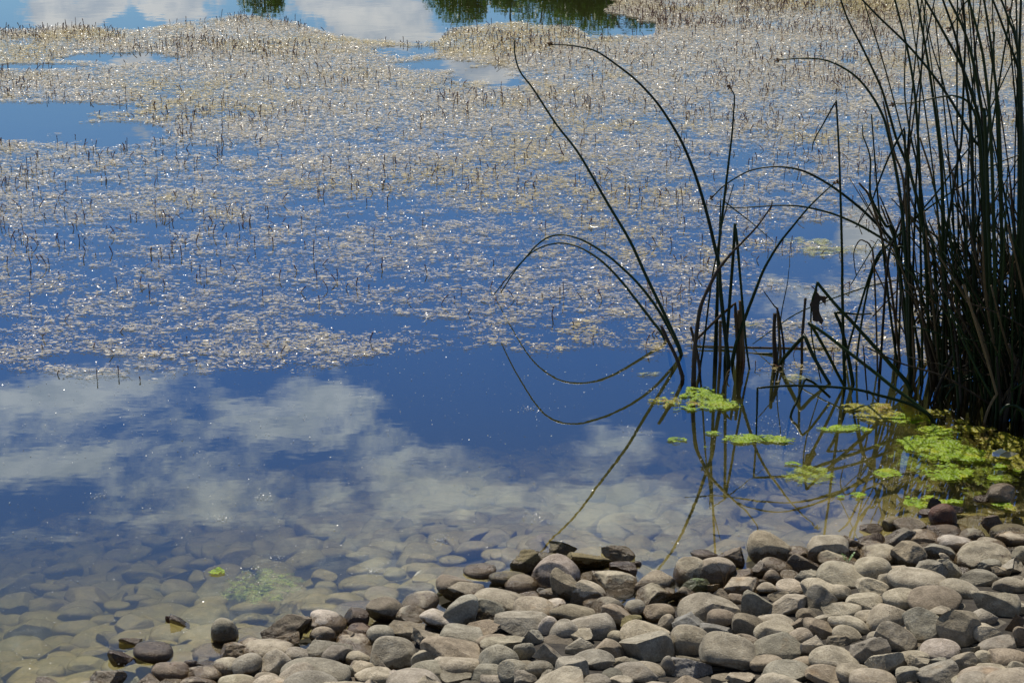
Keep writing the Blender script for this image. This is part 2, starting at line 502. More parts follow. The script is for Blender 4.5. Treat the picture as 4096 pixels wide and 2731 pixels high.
# crop, centre x, centre y, width, height, tilt, shape, tone, wet, [landmark short name | own label]
STONES = [
 (1,1510,1050,165,170,0,'r','e',0,'egg shaped grey stone','speckled grey egg shaped stone standing alone in shallow water, its lower half wet'),
 (1,1920,1020,290,190,12,'a','b',0.3,'broken brown boulder','wet brown boulder with a broken dark front at the water edge'),
 (1,2205,995,230,140,18,'r','w',0,'two-tone stone','smooth whitish cobble with a sharp dark wet line along its lower right side'),
 (1,2055,1010,90,110,0,'a','d',1),(1,2170,1085,165,140,0,'r','b',0),(1,1910,1120,200,110,0,'a','p',0.1),(1,1670,1145,150,95,0,'r','p',0.1),
 (1,1560,1195,190,130,8,'a','p',0),(1,1800,1185,330,100,-4,'r','p',0),(1,1530,1295,215,140,0,'r','p',0),(1,1655,1290,225,165,-22,'r','g',0),
 (1,1855,1275,205,195,10,'r','p',0),(1,2005,1240,160,160,0,'f','g',0),(1,2200,1220,300,190,8,'f','g',0),
 (1,2130,1350,430,150,2,'r','g',0,'broad pitted stone','broad grey pitted stone, the widest on the bottom edge left of centre'),
 (1,1150,1320,240,150,0,'r','b',0.6,'shiny brown cobble','smooth shiny brown cobble sitting in the water near the bottom left'),
 (1,1275,1290,90,90,0,'r','d',1),(1,820,1225,170,115,0,'a','d',1,'black jagged rock','black jagged wet rock in the shallows, mirrored in the water'),
 (1,1030,1190,240,105,8,'r','d',1,'dark teardrop stone','dark wet teardrop shaped stone lying in the shallows'),
 (1,880,1110,140,75,0,'a','d',1,None,'small glistening dark rock just breaking the water surface behind the dark teardrop stone'),
 (1,1215,985,150,70,15,'a','d',1,None,'low dark wet rock breaking the surface, farthest out at the bottom left'),
 (1,1145,965,60,50,0,'a','m',1,None,'tiny reddish wet rock beside the low dark rock far out'),
 (1,740,1370,230,130,20,'a','g',0.3,None,'grey angular rock half in water on the bottom edge, with a dark wet side'),
 (1,1390,1275,130,60,0,'a','d',0.5),(1,1375,1345,210,120,0,'a','p',0),(1,310,1392,130,40,0,'a','g',0.4,None,'small rock top poking out of water at the bottom left edge'),
 (1,1330,1405,230,70,0,'r','p',0),(1,1600,1390,230,90,0,'r','p',0),(1,1790,1375,160,80,0,'r','p',0),(1,2330,1100,110,120,0,'a','b',0),(1,2145,1120,80,90,0,'a','b',0.2),
 (1,2300,1330,120,110,0,'r','p',0),(1,1010,1385,160,50,0,'a','g',0.2),(1,1160,1395,120,50,0,'r','g',0.1),
 (2,215,965,150,130,0,'r','d',0.7,'dark brown round cobble','dark brown wet round cobble beside the whitish two-tone stone'),
 (2,400,910,225,165,0,'r','b',0.25,'mottled boulder','rounded boulder with a mottled pale cap and dark wet base at the water edge'),
 (2,635,865,240,115,-16,'r','p',0),(2,590,945,220,120,0,'a','g',0.1),(2,780,985,270,120,24,'r','w',0),
 (2,910,935,215,235,0,'f','g',0,'shield faced rock','dark grey rock with a rough shield shaped broken face turned to the viewer'),
 (2,935,780,260,160,0,'f','p',0),(2,880,750,240,170,10,'r','b',0.35),(2,1040,645,200,85,0,'r','b',0.85,'glossy brown stone','flat glossy brown stone with a wet rim, alone in the water left of the point'),
 (2,1220,700,225,125,4,'r','o',0.5),(2,1320,745,205,130,0,'r','b',0.3),
 (2,1345,590,190,165,0,'a','o',0.3,'mossy olive rock','mossy olive angular rock at the outer end of the stony point'),
 (2,1600,495,175,110,0,'a','o',0.6,None,'dark olive pitted rock, farthest back on the stony point'),(2,1515,545,200,80,0,'a','o',0.1),
 (2,1780,580,300,150,6,'a','o',0.2,'cracked olive boulder','large cracked olive brown boulder on the point behind the pink block'),
 (2,1970,520,215,120,0,'a','g',0.7,None,'wet glinting angular rock standing in water right of the stony point'),
 (2,2005,645,175,125,0,'a','d',1,None,'black blocky wet rock at the water edge below the glinting rock'),(2,2100,597,50,40,0,'r','d',1),
 (2,1560,665,290,210,0,'f','k',0,'pink block','pinkish flat topped block in the middle of the stony point'),
 (2,1615,750,180,215,0,'a','b',0.15,'dark triangular rock','dark brown triangular rock leaning in front of the pink block'),
 (2,1775,800,215,160,10,'f','p',0),(2,1950,735,265,155,0,'f','p',0,'scooped stone','rounded pale stone with a scooped broken hollow in its front'),
 (2,1790,685,140,85,-15,'r','p',0.1),(2,1925,660,110,40,0,'a','b',0.4),(2,2210,725,265,150,-4,'a','b',0),(2,2220,825,270,120,-12,'a','p',0),
 (2,1180,865,360,150,8,'r','p',0,'long pale stone','long pale smooth stone lying behind the broken ended cobble'),
 (2,1105,920,195,165,18,'f','e',0),(2,1370,830,185,75,0,'r','b',0.3),(2,1510,800,140,85,0,'r','b',0.4),(2,1530,875,165,65,0,'r','w',0),
 (2,1410,915,255,115,8,'r','p',0),(2,1325,1005,335,180,0,'f','g',0),(2,1660,935,280,165,4,'r','b',0),
 (2,1790,1020,315,195,4,'r','g',0,'big grey oval','big smooth grey oval stone with a shallow dent, centre of the beach'),
 (2,1890,890,205,145,-20,'r','p',0),(2,1815,870,150,85,0,'r','b',0),(2,1985,965,245,170,8,'f','b',0),(2,2085,910,155,145,0,'r','g',0),
 (2,2245,930,195,135,0,'r','b',0),(2,2050,1000,135,115,0,'a','o',0.1),(2,1495,1020,110,140,20,'r','w',0),(2,1600,1055,185,145,-20,'r','g',0),
 (2,1385,1080,155,150,0,'a','g',0),(2,1060,1040,225,110,0,'a','b',0),(2,920,1085,290,85,0,'f','g',0),(2,560,1050,265,130,0,'a','b',0.1),
 (2,240,1055,185,110,0,'r','d',0.4),(2,370,1090,175,160,24,'r','e',0),(2,700,1095,215,140,0,'a','p',0),(2,190,1130,235,105,6,'r','p',0),
 (2,200,1175,245,100,8,'f','g',0),
 (2,460,1215,285,215,0,'f','g',0,'dark rough block','dark grey rough broken block near the bottom, its flat face tilted up'),
 (2,860,1205,395,170,6,'f','b',0,'large wedge stone','large smooth wedge shaped stone with a straight shadowed lower edge'),
 (2,1125,1115,190,90,-8,'r','b',0),(2,1190,1140,270,100,-4,'a','p',0),(2,1340,1185,140,145,0,'r','g',0),(2,1510,1215,225,195,0,'a','g',0),
 (2,1170,1240,245,185,0,'r','e',0,'speckled rounded boulder','greenish speckled rounded boulder right of the large wedge stone'),
 (2,645,1265,130,145,0,'f','p',0),(2,900,1290,300,115,4,'r','p',0),(2,230,1240,180,120,8,'r','p',0),(2,80,1230,205,165,12,'r','g',0),
 (2,1685,1085,210,90,6,'a','p',0),(2,1700,1160,175,130,0,'a','g',0),(2,1800,1250,265,145,0,'f','g',0),(2,1900,1180,225,160,10,'f','b',0),
 (2,2155,1075,320,150,12,'r','p',0),(2,2165,1165,315,225,0,'f','e',0,'greenish rounded triangle','big greenish grey stone shaped like a rounded triangle, right of centre'),
 (2,1960,1085,120,80,0,'r','p',0),(2,1265,1320,185,160,-14,'r','e',0),(2,1440,1305,175,120,0,'r','g',0),(2,1660,1310,195,155,0,'f','g',0),
 (2,1100,1345,230,80,0,'f','g',0),(2,730,1350,310,135,0,'f','g',0),(2,340,1360,265,110,0,'r','p',0),(2,480,1370,205,95,-6,'a','w',0),
 (2,130,1330,115,115,12,'r','g',0),(2,40,1340,165,130,10,'r','g',0),(2,265,1310,190,75,0,'a','p',0),(2,565,1340,125,90,0,'r','b',0),(2,395,1285,110,80,0,'a','g',0),
 (2,1120,1375,140,75,0,'r','g',0),(2,1350,1375,150,110,0,'a','g',0),(2,1560,1385,220,95,-4,'a','g',0),(2,2080,1330,285,120,0,'r','g',0),
 (2,2180,1315,200,105,0,'r','p',0),(2,2310,1290,105,150,0,'r','g',0),(2,1830,1385,160,60,0,'r','g',0),(2,1990,1385,150,60,0,'r','p',0),(2,2000,1262,115,90,0,'r','p',0),
 (2,2295,995,105,115,0,'r','p',0),(2,880,1360,190,90,0,'f','g',0),(2,1500,1345,110,80,0,'a','g',0),
 (3,120,650,225,185,0,'r','p',0,'left twin ball','pale round ball-like stone, the left one of a touching pair'),
 (3,285,650,235,180,0,'r','p',0,'right twin ball','pale round ball-like stone, the right one of a touching pair'),
 (3,205,540,175,95,0,'r','d',0.9,None,'dark wet knobbly stone half in the water behind the twin balls'),(3,380,570,175,135,0,'a','b',0.5,None,'dark brown blocky rock behind the right twin ball'),
 (3,120,575,75,45,0,'a','d',1),(3,640,510,285,190,22,'f','b',0,'leaning brown slab','large brownish slab leaning left to right at the water edge'),
 (3,680,462,85,65,0,'r','g',0.4),(3,810,530,195,95,5,'r','p',0),(3,1030,510,265,175,0,'f','p',0),(3,1100,568,245,130,6,'f','p',0),
 (3,1180,455,175,110,0,'a','b',0.3),(3,1330,438,165,80,0,'a','d',0.5),(3,1325,362,140,55,0,'a','b',0.8,None,'low wet glinting stone at the water edge with a small ripple beside it'),
 (3,1470,328,125,95,0,'r','o',0.4),(3,1585,355,195,120,6,'f','b',0.15),(3,1510,430,245,110,-12,'a','g',0),(3,1670,432,195,85,0,'f','p',0),
 (3,1810,392,215,75,0,'r','d',0.5),
 (3,1810,275,170,155,0,'r','m',0.6,'red-brown ball','round reddish brown wet boulder standing in the water at the right'),
 (3,1745,215,95,120,0,'a','d',0.9,None,'black pointed rock just behind the reddish brown round boulder'),(3,1890,232,155,85,10,'a','d',0.9,None,'flat black wet rock touching the right of the reddish brown boulder'),
 (3,1690,258,95,65,0,'a','d',1),(3,2195,132,205,145,0,'r','b',0.8,'far brown dome','wet brown dome shaped boulder in water below the reeds, farthest back at the right'),
 (3,2075,168,115,60,0,'a','d',0.9),(3,2150,340,155,150,0,'a','d',0.7,'dark tooth rock','dark tooth shaped rock standing in water near the right edge'),
 (3,2255,382,240,125,-4,'r','o',0.5),(3,2275,427,215,75,2,'r','p',0),(3,2000,422,165,115,6,'r','e',0),
 (3,1895,462,255,100,6,'r','w',0,'white veined stone','whitish flattened oval stone with thin dark veins'),(3,2130,478,185,85,4,'r','p',0),
 (3,2080,548,345,160,-4,'f','p',0,'broad pale slab','broad pale slab with a rough upper face near the right edge'),
 (3,1720,518,305,120,6,'f','g',0),(3,1585,548,225,185,0,'f','b',0.1,'half shaded brown rock','brown angular rock with one half in deep shade'),
 (3,1365,545,265,125,-4,'r','p',0),(3,1335,485,160,60,0,'r','p',0),(3,1205,525,145,95,0,'a','g',0.2),(3,1335,640,245,180,8,'r','p',0),
 (3,1150,682,345,155,12,'r','p',0,'long pitted oval','long pale oval stone with small dark pits, lying level in front of others'),
 (3,880,612,235,130,10,'a','b',0),(3,690,622,195,120,6,'r','p',0),(3,575,642,135,125,0,'a','g',0),(3,455,672,140,85,0,'r','b',0),
 (3,660,697,115,115,24,'r','b',0),(3,780,682,125,85,0,'r','p',0),(3,900,692,160,135,28,'a','g',0),
 (3,140,742,185,115,0,'a','n',0,'green stained rock','pale green stained broken rock below the twin balls'),(3,260,757,90,70,0,'a','p',0),
 (3,440,757,250,140,-6,'f','p',0),(3,580,730,85,65,0,'r','g',0),(3,630,768,140,95,20,'r','p',0),(3,785,762,185,100,0,'r','p',0),
 (3,550,872,225,205,0,'f','e',0.05,'upright olive rock','dark olive rock standing upright with a jagged top'),
 (3,315,827,175,130,0,'a','b',0),(3,140,842,195,100,-4,'r','p',0),(3,60,802,175,135,-10,'a','b',0),(3,425,832,120,80,0,'r','b',0),
 (3,700,820,130,80,0,'a','b',0),(3,990,760,245,100,6,'r','p',0),(3,985,837,190,185,0,'r','g',0,'dark disc stone','dark round disc like stone standing on edge with a bright rim'),
 (3,765,885,270,150,-34,'f','p',0,'long leaning stone','long pale stone leaning up to the right beside the dark disc'),(3,1105,802,170,130,0,'r','p',0),
 (3,1335,765,205,120,12,'a','p',0),(3,1465,702,195,140,-20,'r','p',0),
 (3,1640,717,365,160,4,'r','p',0,'loaf stone','large loaf shaped pale stone with a broken left end'),
 (3,1850,640,205,160,24,'a','p',0),(3,1840,580,150,90,20,'a','p',0),(3,1725,652,205,140,10,'a','g',0),(3,2030,692,245,130,4,'f','g',0),
 (3,2110,612,155,90,-10,'a','g',0),(3,2275,622,175,100,0,'a','g',0),(3,1930,772,270,110,16,'r','p',0),(3,2260,742,215,120,4,'r','p',0),
 (3,2150,862,305,215,4,'f','p',0,'notched rock','large pale rock with a dark notch broken out of its right side'),
 (3,1750,852,345,160,6,'r','b',0),(3,1535,832,245,150,10,'r','p',0,'dimpled stone','lumpy pale stone dotted with dark dimples'),(3,1290,862,245,120,6,'f','p',0),
 (3,1125,907,245,120,-4,'f','p',0),(3,1445,972,285,210,-30,'r','p',0),(3,1300,957,165,110,8,'r','p',0),(3,1175,1012,265,130,18,'r','p',0),
 (3,895,952,140,100,8,'r','b',0),(3,1000,1032,255,105,20,'f','b',0.15,'dark tilted slab','thin brown slab tilted down to the right with a dark underside'),(3,1165,1072,195,110,18,'r','p',0),
 (3,1480,1102,255,200,32,'f','p',0),(3,1675,1032,255,255,0,'f','g',0.1,'tall dark standing stone','tall dark standing stone with a rounded bright rim, largest of the right side'),
 (3,1925,1062,275,245,0,'f','b',0,'brown cube rock','big brownish block with a bright left face beside the tall standing stone'),
 (3,1780,932,195,110,0,'a','p',0),(3,2070,962,185,130,-10,'r','g',0),(3,2290,905,160,110,0,'f','p',0),(3,2295,1000,120,140,0,'a','d',0.6,'black shard','black jagged shard at the right edge of the beach'),
 (3,2130,1062,225,130,4,'f','p',0),(3,2165,1147,225,110,-14,'r','g',0,None,'smooth oval stone with a dark band on its right end near the black shard'),(3,1790,1182,245,105,4,'r','w',0),
 (3,1985,1182,125,90,0,'a','p',0),(3,230,922,385,145,8,'f','p',0,'wide flat stone','wide flat pale stone with rusty crumbs along its edge'),
 (3,115,992,235,140,4,'f','s',0,'bluish speckled rock','bluish grey speckled angular rock'),(3,325,972,185,140,6,'r','b',0),(3,290,1052,215,120,4,'a','s',0.1),
 (3,490,1017,185,155,4,'f','b',0),(3,690,992,255,110,12,'r','p',0),(3,675,1067,245,165,-12,'r','p',0,'pointed egg','pale egg shaped cobble with a pointed left end'),
 (3,840,1102,175,130,-10,'r','p',0),(3,845,1002,105,90,0,'a','b',0),
 (3,110,1122,235,205,0,'r','p',0,'two-shade ball','rounded stone pale on top and dark brown below, bottom centre'),
 (3,365,1222,355,235,16,'f','p',0,'large tilted plate','large pale flat plate tilted toward the viewer, near the bottom'),
 (3,490,1152,185,140,14,'r','b',0),(3,705,1187,305,155,-6,'f','e',0,'olive pebbled loaf','olive dark rounded stone right of the large tilted plate'),
 (3,950,1162,175,160,-10,'a','p',0),(3,1075,1242,305,140,2,'r','p',0,'clean oval','clean pale oval stone, very regular, near the bottom'),
 (3,1320,1182,265,195,6,'a','g',0),(3,1430,1277,255,205,0,'a','p',0,'crumbly rock','crumbly pale broken rock near the bottom right of centre'),
 (3,120,1302,280,160,14,'a','s',0,'heavy grey rock','heavy grey angular rock on the bottom edge'),(3,620,1267,215,90,-4,'r','b',0),(3,865,1262,150,95,4,'r','b',0),
 (3,760,1332,305,140,-6,'f','g',0),(3,1010,1352,245,120,4,'f','b',0),(3,1210,1337,225,115,6,'r','p',0),(3,1340,1380,290,75,0,'r','p',0),
 (3,1580,1352,155,135,-20,'f','p',0),(3,1770,1342,255,175,-4,'f','g',0),(3,1630,1262,165,135,-10,'a','p',0),(3,1600,1222,205,90,0,'r','p',0),
 (3,1950,1272,165,140,0,'f','p',0),(3,2090,1232,155,110,8,'r','p',0),(3,2250,1232,235,120,0,'r','b',0),(3,2140,1312,205,100,0,'r','p',0),(3,2310,1312,120,120,0,'r','p',0),
 (3,2090,1365,335,100,0,'f','p',0),(3,1950,1385,160,70,0,'r','p',0),(3,440,1372,185,90,4,'a','p',0),(3,320,1375,130,70,0,'f','b',0),(3,2325,1092,95,140,0,'f','b',0),
 (3,1115,1110,160,90,10,'a','b',0),(3,650,1355,120,80,0,'r','g',0),(3,1360,1100,120,90,0,'r','p',0),(3,1000,980,130,90,0,'r','p',0),(3,1790,1265,150,80,0,'a','g',0),
 (3,2200,650,120,80,0,'a','b',0),(3,1500,640,130,80,0,'r','p',0),(3,2340,545,130,130,0,'r','p',0),(3,1545,1035,120,80,0,'r','p',0),(3,1900,500,120,80,0,'a','p',0),
]
SUNKEN = [  # stones under the shallow water
 (1,600,835,390,120),(1,340,885,290,120),(1,520,935,270,70),(1,785,885,180,110),(1,920,835,190,120),(1,1200,850,290,80),(1,1420,865,230,80),(1,1700,895,320,80),
 (1,1960,875,160,120),(1,2190,755,160,90),(1,2180,690,180,80),(1,2010,500,390,110),(1,1360,595,190,60),(1,1600,545,260,80),(1,870,465,190,70),(1,1060,445,230,80),
 (1,995,755,190,90),(1,1190,770,230,100),(1,960,690,290,55),(1,860,940,190,70),(1,900,1030,250,85),(1,1120,1085,240,110),(1,230,1190,290,130),(1,220,1050,390,90),(1,510,1035,330,90),
 (1,720,1080,160,60),(1,420,1230,220,110),(1,340,1330,200,100),(1,590,1285,270,90),(1,640,1205,250,90),(1,130,1290,260,120),(1,860,1125,270,90),(1,1370,1155,240,110),
 (1,1210,1195,190,90),(1,1680,975,260,60),(1,2150,915,280,60),(1,110,870,260,80),(1,330,765,260,80),(1,420,645,280,70),(1,1690,1040,200,50),(1,80,990,200,90),
 (2,220,545,170,110),(2,220,645,150,100),(2,350,645,130,80),(2,470,665,160,90),(2,650,645,210,80),(2,650,575,210,60),(2,670,705,170,70),(2,380,815,240,90),
 (2,600,775,270,100),(2,240,750,250,60),(2,140,855,280,85),(2,1020,415,260,60),(2,1180,545,150,60),(2,860,580,190,80),(2,2200,560,150,70),(2,1000,500,260,60),
]

class Stone:
    pass

stones = []
for i, s in enumerate(STONES):
    c, cx, cy, w, h, rot, kind, tone, wet = s[:9]
    land = s[9] if len(s) > 9 else None
    own = s[10] if len(s) > 10 else None
    ox, oy, k = CROPS[c]
    X, Y, w, h = ox + cx * k, oy + cy * k, w * k, h * k
    z = 0.05
    for _ in range(6):
        P = at_z(X, Y, z)
        sc = scale_at(P)
        a = w * sc / 2 * 1.13
        b = a * (0.72 if kind in 'at' else 0.82)
        dep = math.atan2(CAM_Z - z, P[1])
        cc = math.sqrt(max((h * 1.08 * sc / 2) ** 2 - (b * math.sin(dep)) ** 2, (0.36 * a) ** 2)) / math.cos(dep)
        g = float(ground_z(P)[0])
        z = max(g + cc * 0.52, cc * 0.15 if wet > 0.8 else cc * 0.35)
    st = Stone()
    st.P, st.dim, st.rot, st.kind, st.tone, st.wet, st.land, st.own = P, (a, b, cc), rot, kind, tone, wet, land, own
    st.px = (X, Y, w, h)
    st.sunk = False
    stones.append(st)
for i, s in enumerate(SUNKEN):
    c, cx, cy, w, h = s
    ox, oy, k = CROPS[c]
    X, Y, w, h = ox + cx * k, oy + cy * k, w * k, h * k
    P = at_z(X, Y, -0.05)
    for _ in range(6):
        P = at_z(X, Y, min(float(ground_z(P)[0]) + 0.022, -0.03))
    sc = scale_at(P)
    st = Stone()
    a = w * sc / 2
    st.P, st.dim, st.rot = P, (a, min(a * 0.8, h * sc / 2 / 0.42), min(0.36 * a, 0.026)), 0
    st.kind, st.tone, st.wet = rng.choice(['r', 'r', 'r', 'f']), rng.choice(['p', 'p', 'b', 'g', 'e']), 0
    st.land = st.own = None
    st.px = (X, Y, w, h)
    st.sunk = True
    stones.append(st)

def stone_world(st, rg, sub=4):
    v, f = stone_shape(st.kind, rg, sub)
    v = v * np.array(st.dim)
    yaw = rg.uniform(-0.35, 0.35)
    M = Matrix.Rotation(R(st.rot), 3, 'Y') @ Matrix.Rotation(rg.uniform(-0.25, 0.25), 3, 'X') @ Matrix.Rotation(yaw, 3, 'Z')
    return v @ np.array(M).T, f

def tint_of(tone, rg):
    c = np.array(TONES[tone]) * rg.uniform(0.80, 1.14)
    return c * (1 + rg.uniform(-0.02, 0.02, 3))

SUNK_TONE = {'p': 'pale', 'b': 'tan', 'g': 'grey', 'e': 'greenish'}
marks = [s for s in stones if s.land]
used = {s.own for s in stones if s.own}
def direction(st, m):
    ddx, ddy = st.px[0] - m.px[0], (st.px[1] - m.px[1]) * 1.6
    if abs(ddx) > abs(ddy):
        return 'left of' if ddx < 0 else 'right of'
    return 'behind' if ddy < 0 else 'in front of'
def auto_label(st):
    near = sorted(marks, key=lambda m: (m.px[0] - st.px[0]) ** 2 + 2 * (m.px[1] - st.px[1]) ** 2)[:6]
    if st.sunk:
        base = 'sunken %s %s' % (SUNK_TONE[st.tone], 'cobble' if st.px[2] < 140 else 'large cobble')
    else:
        base = '%s%s %s' % ('wet ' if st.wet >= 0.5 else '', TONE_WORD[st.tone], SHAPE_WORD[st.kind])
        base = ('small ' if st.px[2] < 85 else 'large ' if st.px[2] > 160 else '') + base + ' cobble'
    opts = ['%s %s the %s' % (base, direction(st, m), m.land) for m in near[:2]]
    for a in range(4):
        for b in range(a + 1, 6):
            opts.append('%s %s the %s, %s the %s' % (base, direction(st, near[a]), near[a].land, direction(st, near[b]), near[b].land))
    for o in opts:
        if o not in used and len(o.split()) <= 16:
            used.add(o)
            return o
    o = '%s between the %s and the %s' % (base, near[0].land, near[2].land)
    k = 0
    while o in used and k < 5:
        k += 1
        o = '%s some way from the %s and the %s' % (base, near[k % 6].land, near[(k + 2) % 6].land)
    used.add(o)
    return o

for i, st in enumerate(stones):
    rg = np.random.default_rng(1000 + i)
    v, f = stone_world(st, rg, 5 if st.kind in 'af' and not st.sunk else 4)
    c = tint_of(st.tone, rg)
    me = make_mesh('cobble', v, f, M_STONE, True, np.tile([*c, st.wet], (len(v), 1)))
    o = link('cobble', me, None, tuple(st.P))
    tag(o, st.own or auto_label(st), 'stone', 'sunken cobbles in the shallows' if st.sunk else 'cobbles of the stony beach')

# every other stone: small ones in the gaps, the deeper pond bed and the beach beyond the frame
def scatter_stones():
    Vs, Fs, As, off = [], [], [], 0
    protos = []
    for i in range(18):
        rg = np.random.default_rng(900 + i)
        protos.append(stone_shape(['r', 'r', 'f', 'a'][i % 4], rg, 3))
    rg = np.random.default_rng(77)
    step = 0.062
    pts = []
    for yy in np.arange(1.3, 6.4, step):
        for xx in np.arange(-3.4, 3.6, step):
            pts.append((xx + rg.uniform(-.4, .4) * step, yy + rg.uniform(-.4, .4) * step))
    pts = np.array(pts)
    d = shore_dist(pts)
    g = ground_z(np.column_stack([pts, np.zeros(len(pts))]))
    px, py = project(np.column_stack([pts, g]))
    C = np.array([s.P for s in stones])
    Rr = np.array([max(s.dim[:2]) for s in stones])
    for (xx, yy), dd, gz, ix, iy in zip(pts, d, g, px, py):
        if dd < -2.0 or dd > 3.2:
            continue
        inside = -60 < ix < W + 60 and iy < H + 40
        dist = np.hypot(C[:, 0] - xx, C[:, 1] - yy) - Rr
        if dd > -0.02:
            if inside:
                r = rg.uniform(0.026, 0.042)
                dz = -0.021
            else:
                if rg.random() < 0.45: continue
                r = rg.uniform(0.036, 0.060)
                dz = 0.012
        else:
            if dist.min() < 0.0 or rg.random() < 0.36: continue
            r = rg.uniform(0.032, 0.070)
            dz = 0.004
        v, f = protos[rg.integers(len(protos))]
        sc = np.array([r * rg.uniform(0.95, 1.3), r * rg.uniform(0.75, 1.05), r * (rg.uniform(0.32, 0.5) if dd < 0 else rg.uniform(0.5, 0.8))])
        M = Matrix.Rotation(rg.uniform(0, 6.28), 3, 'Z') @ Matrix.Rotation(rg.uniform(-.4, .4), 3, 'X')
        zz = gz + dz
        if dd < -0.02:
            zz = min(zz, -sc[2] - 0.006)
        Vs.append((v * sc) @ np.array(M).T + np.array([xx, yy, zz]))
        Fs.append(f + off)
        off += len(v)
        tone = rg.choice(['p', 'p', 'p', 'g', 'b', 'e'])
        As.append(np.tile([*(tint_of(tone, rg) * (0.5 if dd > 0 and inside else 1.0)), 0.0], (len(v), 1)))  # beach fillers in view darkened: shade of the gaps painted into their tint
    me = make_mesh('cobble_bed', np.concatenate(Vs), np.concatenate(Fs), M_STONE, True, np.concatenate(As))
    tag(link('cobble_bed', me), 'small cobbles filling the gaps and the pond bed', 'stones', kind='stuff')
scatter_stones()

# ------------------------------------------------------------------ reeds
def smooth_path(P, kinks=(), n=5):
    P = np.asarray(P, float)
    out = []
    ks = sorted(set([0, len(P) - 1, *kinks]))
    for a, b in zip(ks[:-1], ks[1:]):
        Q = P[a:b + 1]
        if len(Q) == 2:
            for t in np.linspace(0, 1, n, endpoint=False):
                out.append(Q[0] * (1 - t) + Q[1] * t)
            continue
        E = np.vstack([2 * Q[0] - Q[1], Q, 2 * Q[-1] - Q[-2]])
        for i in range(len(Q) - 1):
            p0, p1, p2, p3 = E[i:i + 4]
            for t in np.linspace(0, 1, n, endpoint=False):
                out.append(0.5 * (2 * p1 + (p2 - p0) * t + (2 * p0 - 5 * p1 + 4 * p2 - p3) * t * t + (3 * p1 - p0 - 3 * p2 + p3) * t ** 3))
    out.append(P[-1])
    return np.array(out)

def tube(path, rad, sides=6, lump=0.0, rg=None):
    path = np.asarray(path, float)
    T = np.gradient(path, axis=0)
    T /= np.linalg.norm(T, axis=1, keepdims=True) + 1e-9
    U = np.cross(T, np.array([0.0, 1.0, 0.13]))
    U /= np.linalg.norm(U, axis=1, keepdims=True) + 1e-9
    Bn = np.cross(T, U)
    n = len(path)
    rad = np.broadcast_to(rad, (n,)).copy()
    if lump:
        rad *= 1 + lump * rg.uniform(-1, 1, n)
    ang = np.arange(sides) / sides * 2 * np.pi
    V = path[:, None, :] + rad[:, None, None] * (np.cos(ang)[None, :, None] * U[:, None, :] + np.sin(ang)[None, :, None] * Bn[:, None, :])
    V = V.reshape(-1, 3)
    i = np.arange(n - 1)[:, None] * sides
    j = np.arange(sides)[None, :]
    k = (j + 1) % sides
    F = np.stack([i + j, i + k, i + sides + k, i + sides + j], -1).reshape(-1, 4)
    V = np.vstack([V, path[0], path[-1]])
    a, b = len(V) - 2, len(V) - 1
    jj = np.arange(sides)
    kk = (jj + 1) % sides
    F3 = np.vstack([np.column_stack([np.full(sides, a), kk, jj]), np.column_stack([np.full(sides, b), (n - 1) * sides + jj, (n - 1) * sides + kk])])
    return V, F, F3

REEDC = {'A': (3300, 0, .3571), 'B': (3300, 500, .3571), 'C': (3300, 1000, .4464), 'E': (2600, 600, .3826), 'F': (2600, 1150, .3826),
         'G': (1900, 700, .5739), 'K': (1300, 0, .5952), 'L': (2696, 0, .6378), 'S': (0, 0, 1.0)}
def pts(spec):
    """'A x y x y; S x y' -> picture positions"""
    out = []
    for part in spec.split(';'):
        w = part.split()
        ox, oy, k = REEDC[w[0]]
        vals = list(map(float, w[1:]))
        out += [(ox + vals[i] * k, oy + vals[i + 1] * k) for i in range(0, len(vals), 2)]
    return out

def flower(P, s, parent, seed):
    rg = np.random.default_rng(seed)
    Vs, F4, F3, off = [], [], [], 0
    for _ in range(13):
        d = rg.normal(size=3)
        d /= np.linalg.norm(d)
        d[2] *= 0.8
        a = P + d * s * 0.15
        b = P + d * s * rg.uniform(0.6, 1.2)
        v, f, f3 = tube(smooth_path([a, (a + b) / 2, b], (), 3), np.array([.06, .12, .17, .2, .19, .13, .05]) * s, 5)
        Vs.append(v); F4.append(f + off); F3.append(f3 + off); off += len(v)
    V = np.concatenate(Vs)
    o = link('seed_head', make_mesh('seed_head', V - np.array(parent.location), [np.concatenate(F4), np.concatenate(F3)], M_HEAD), parent)
    return o

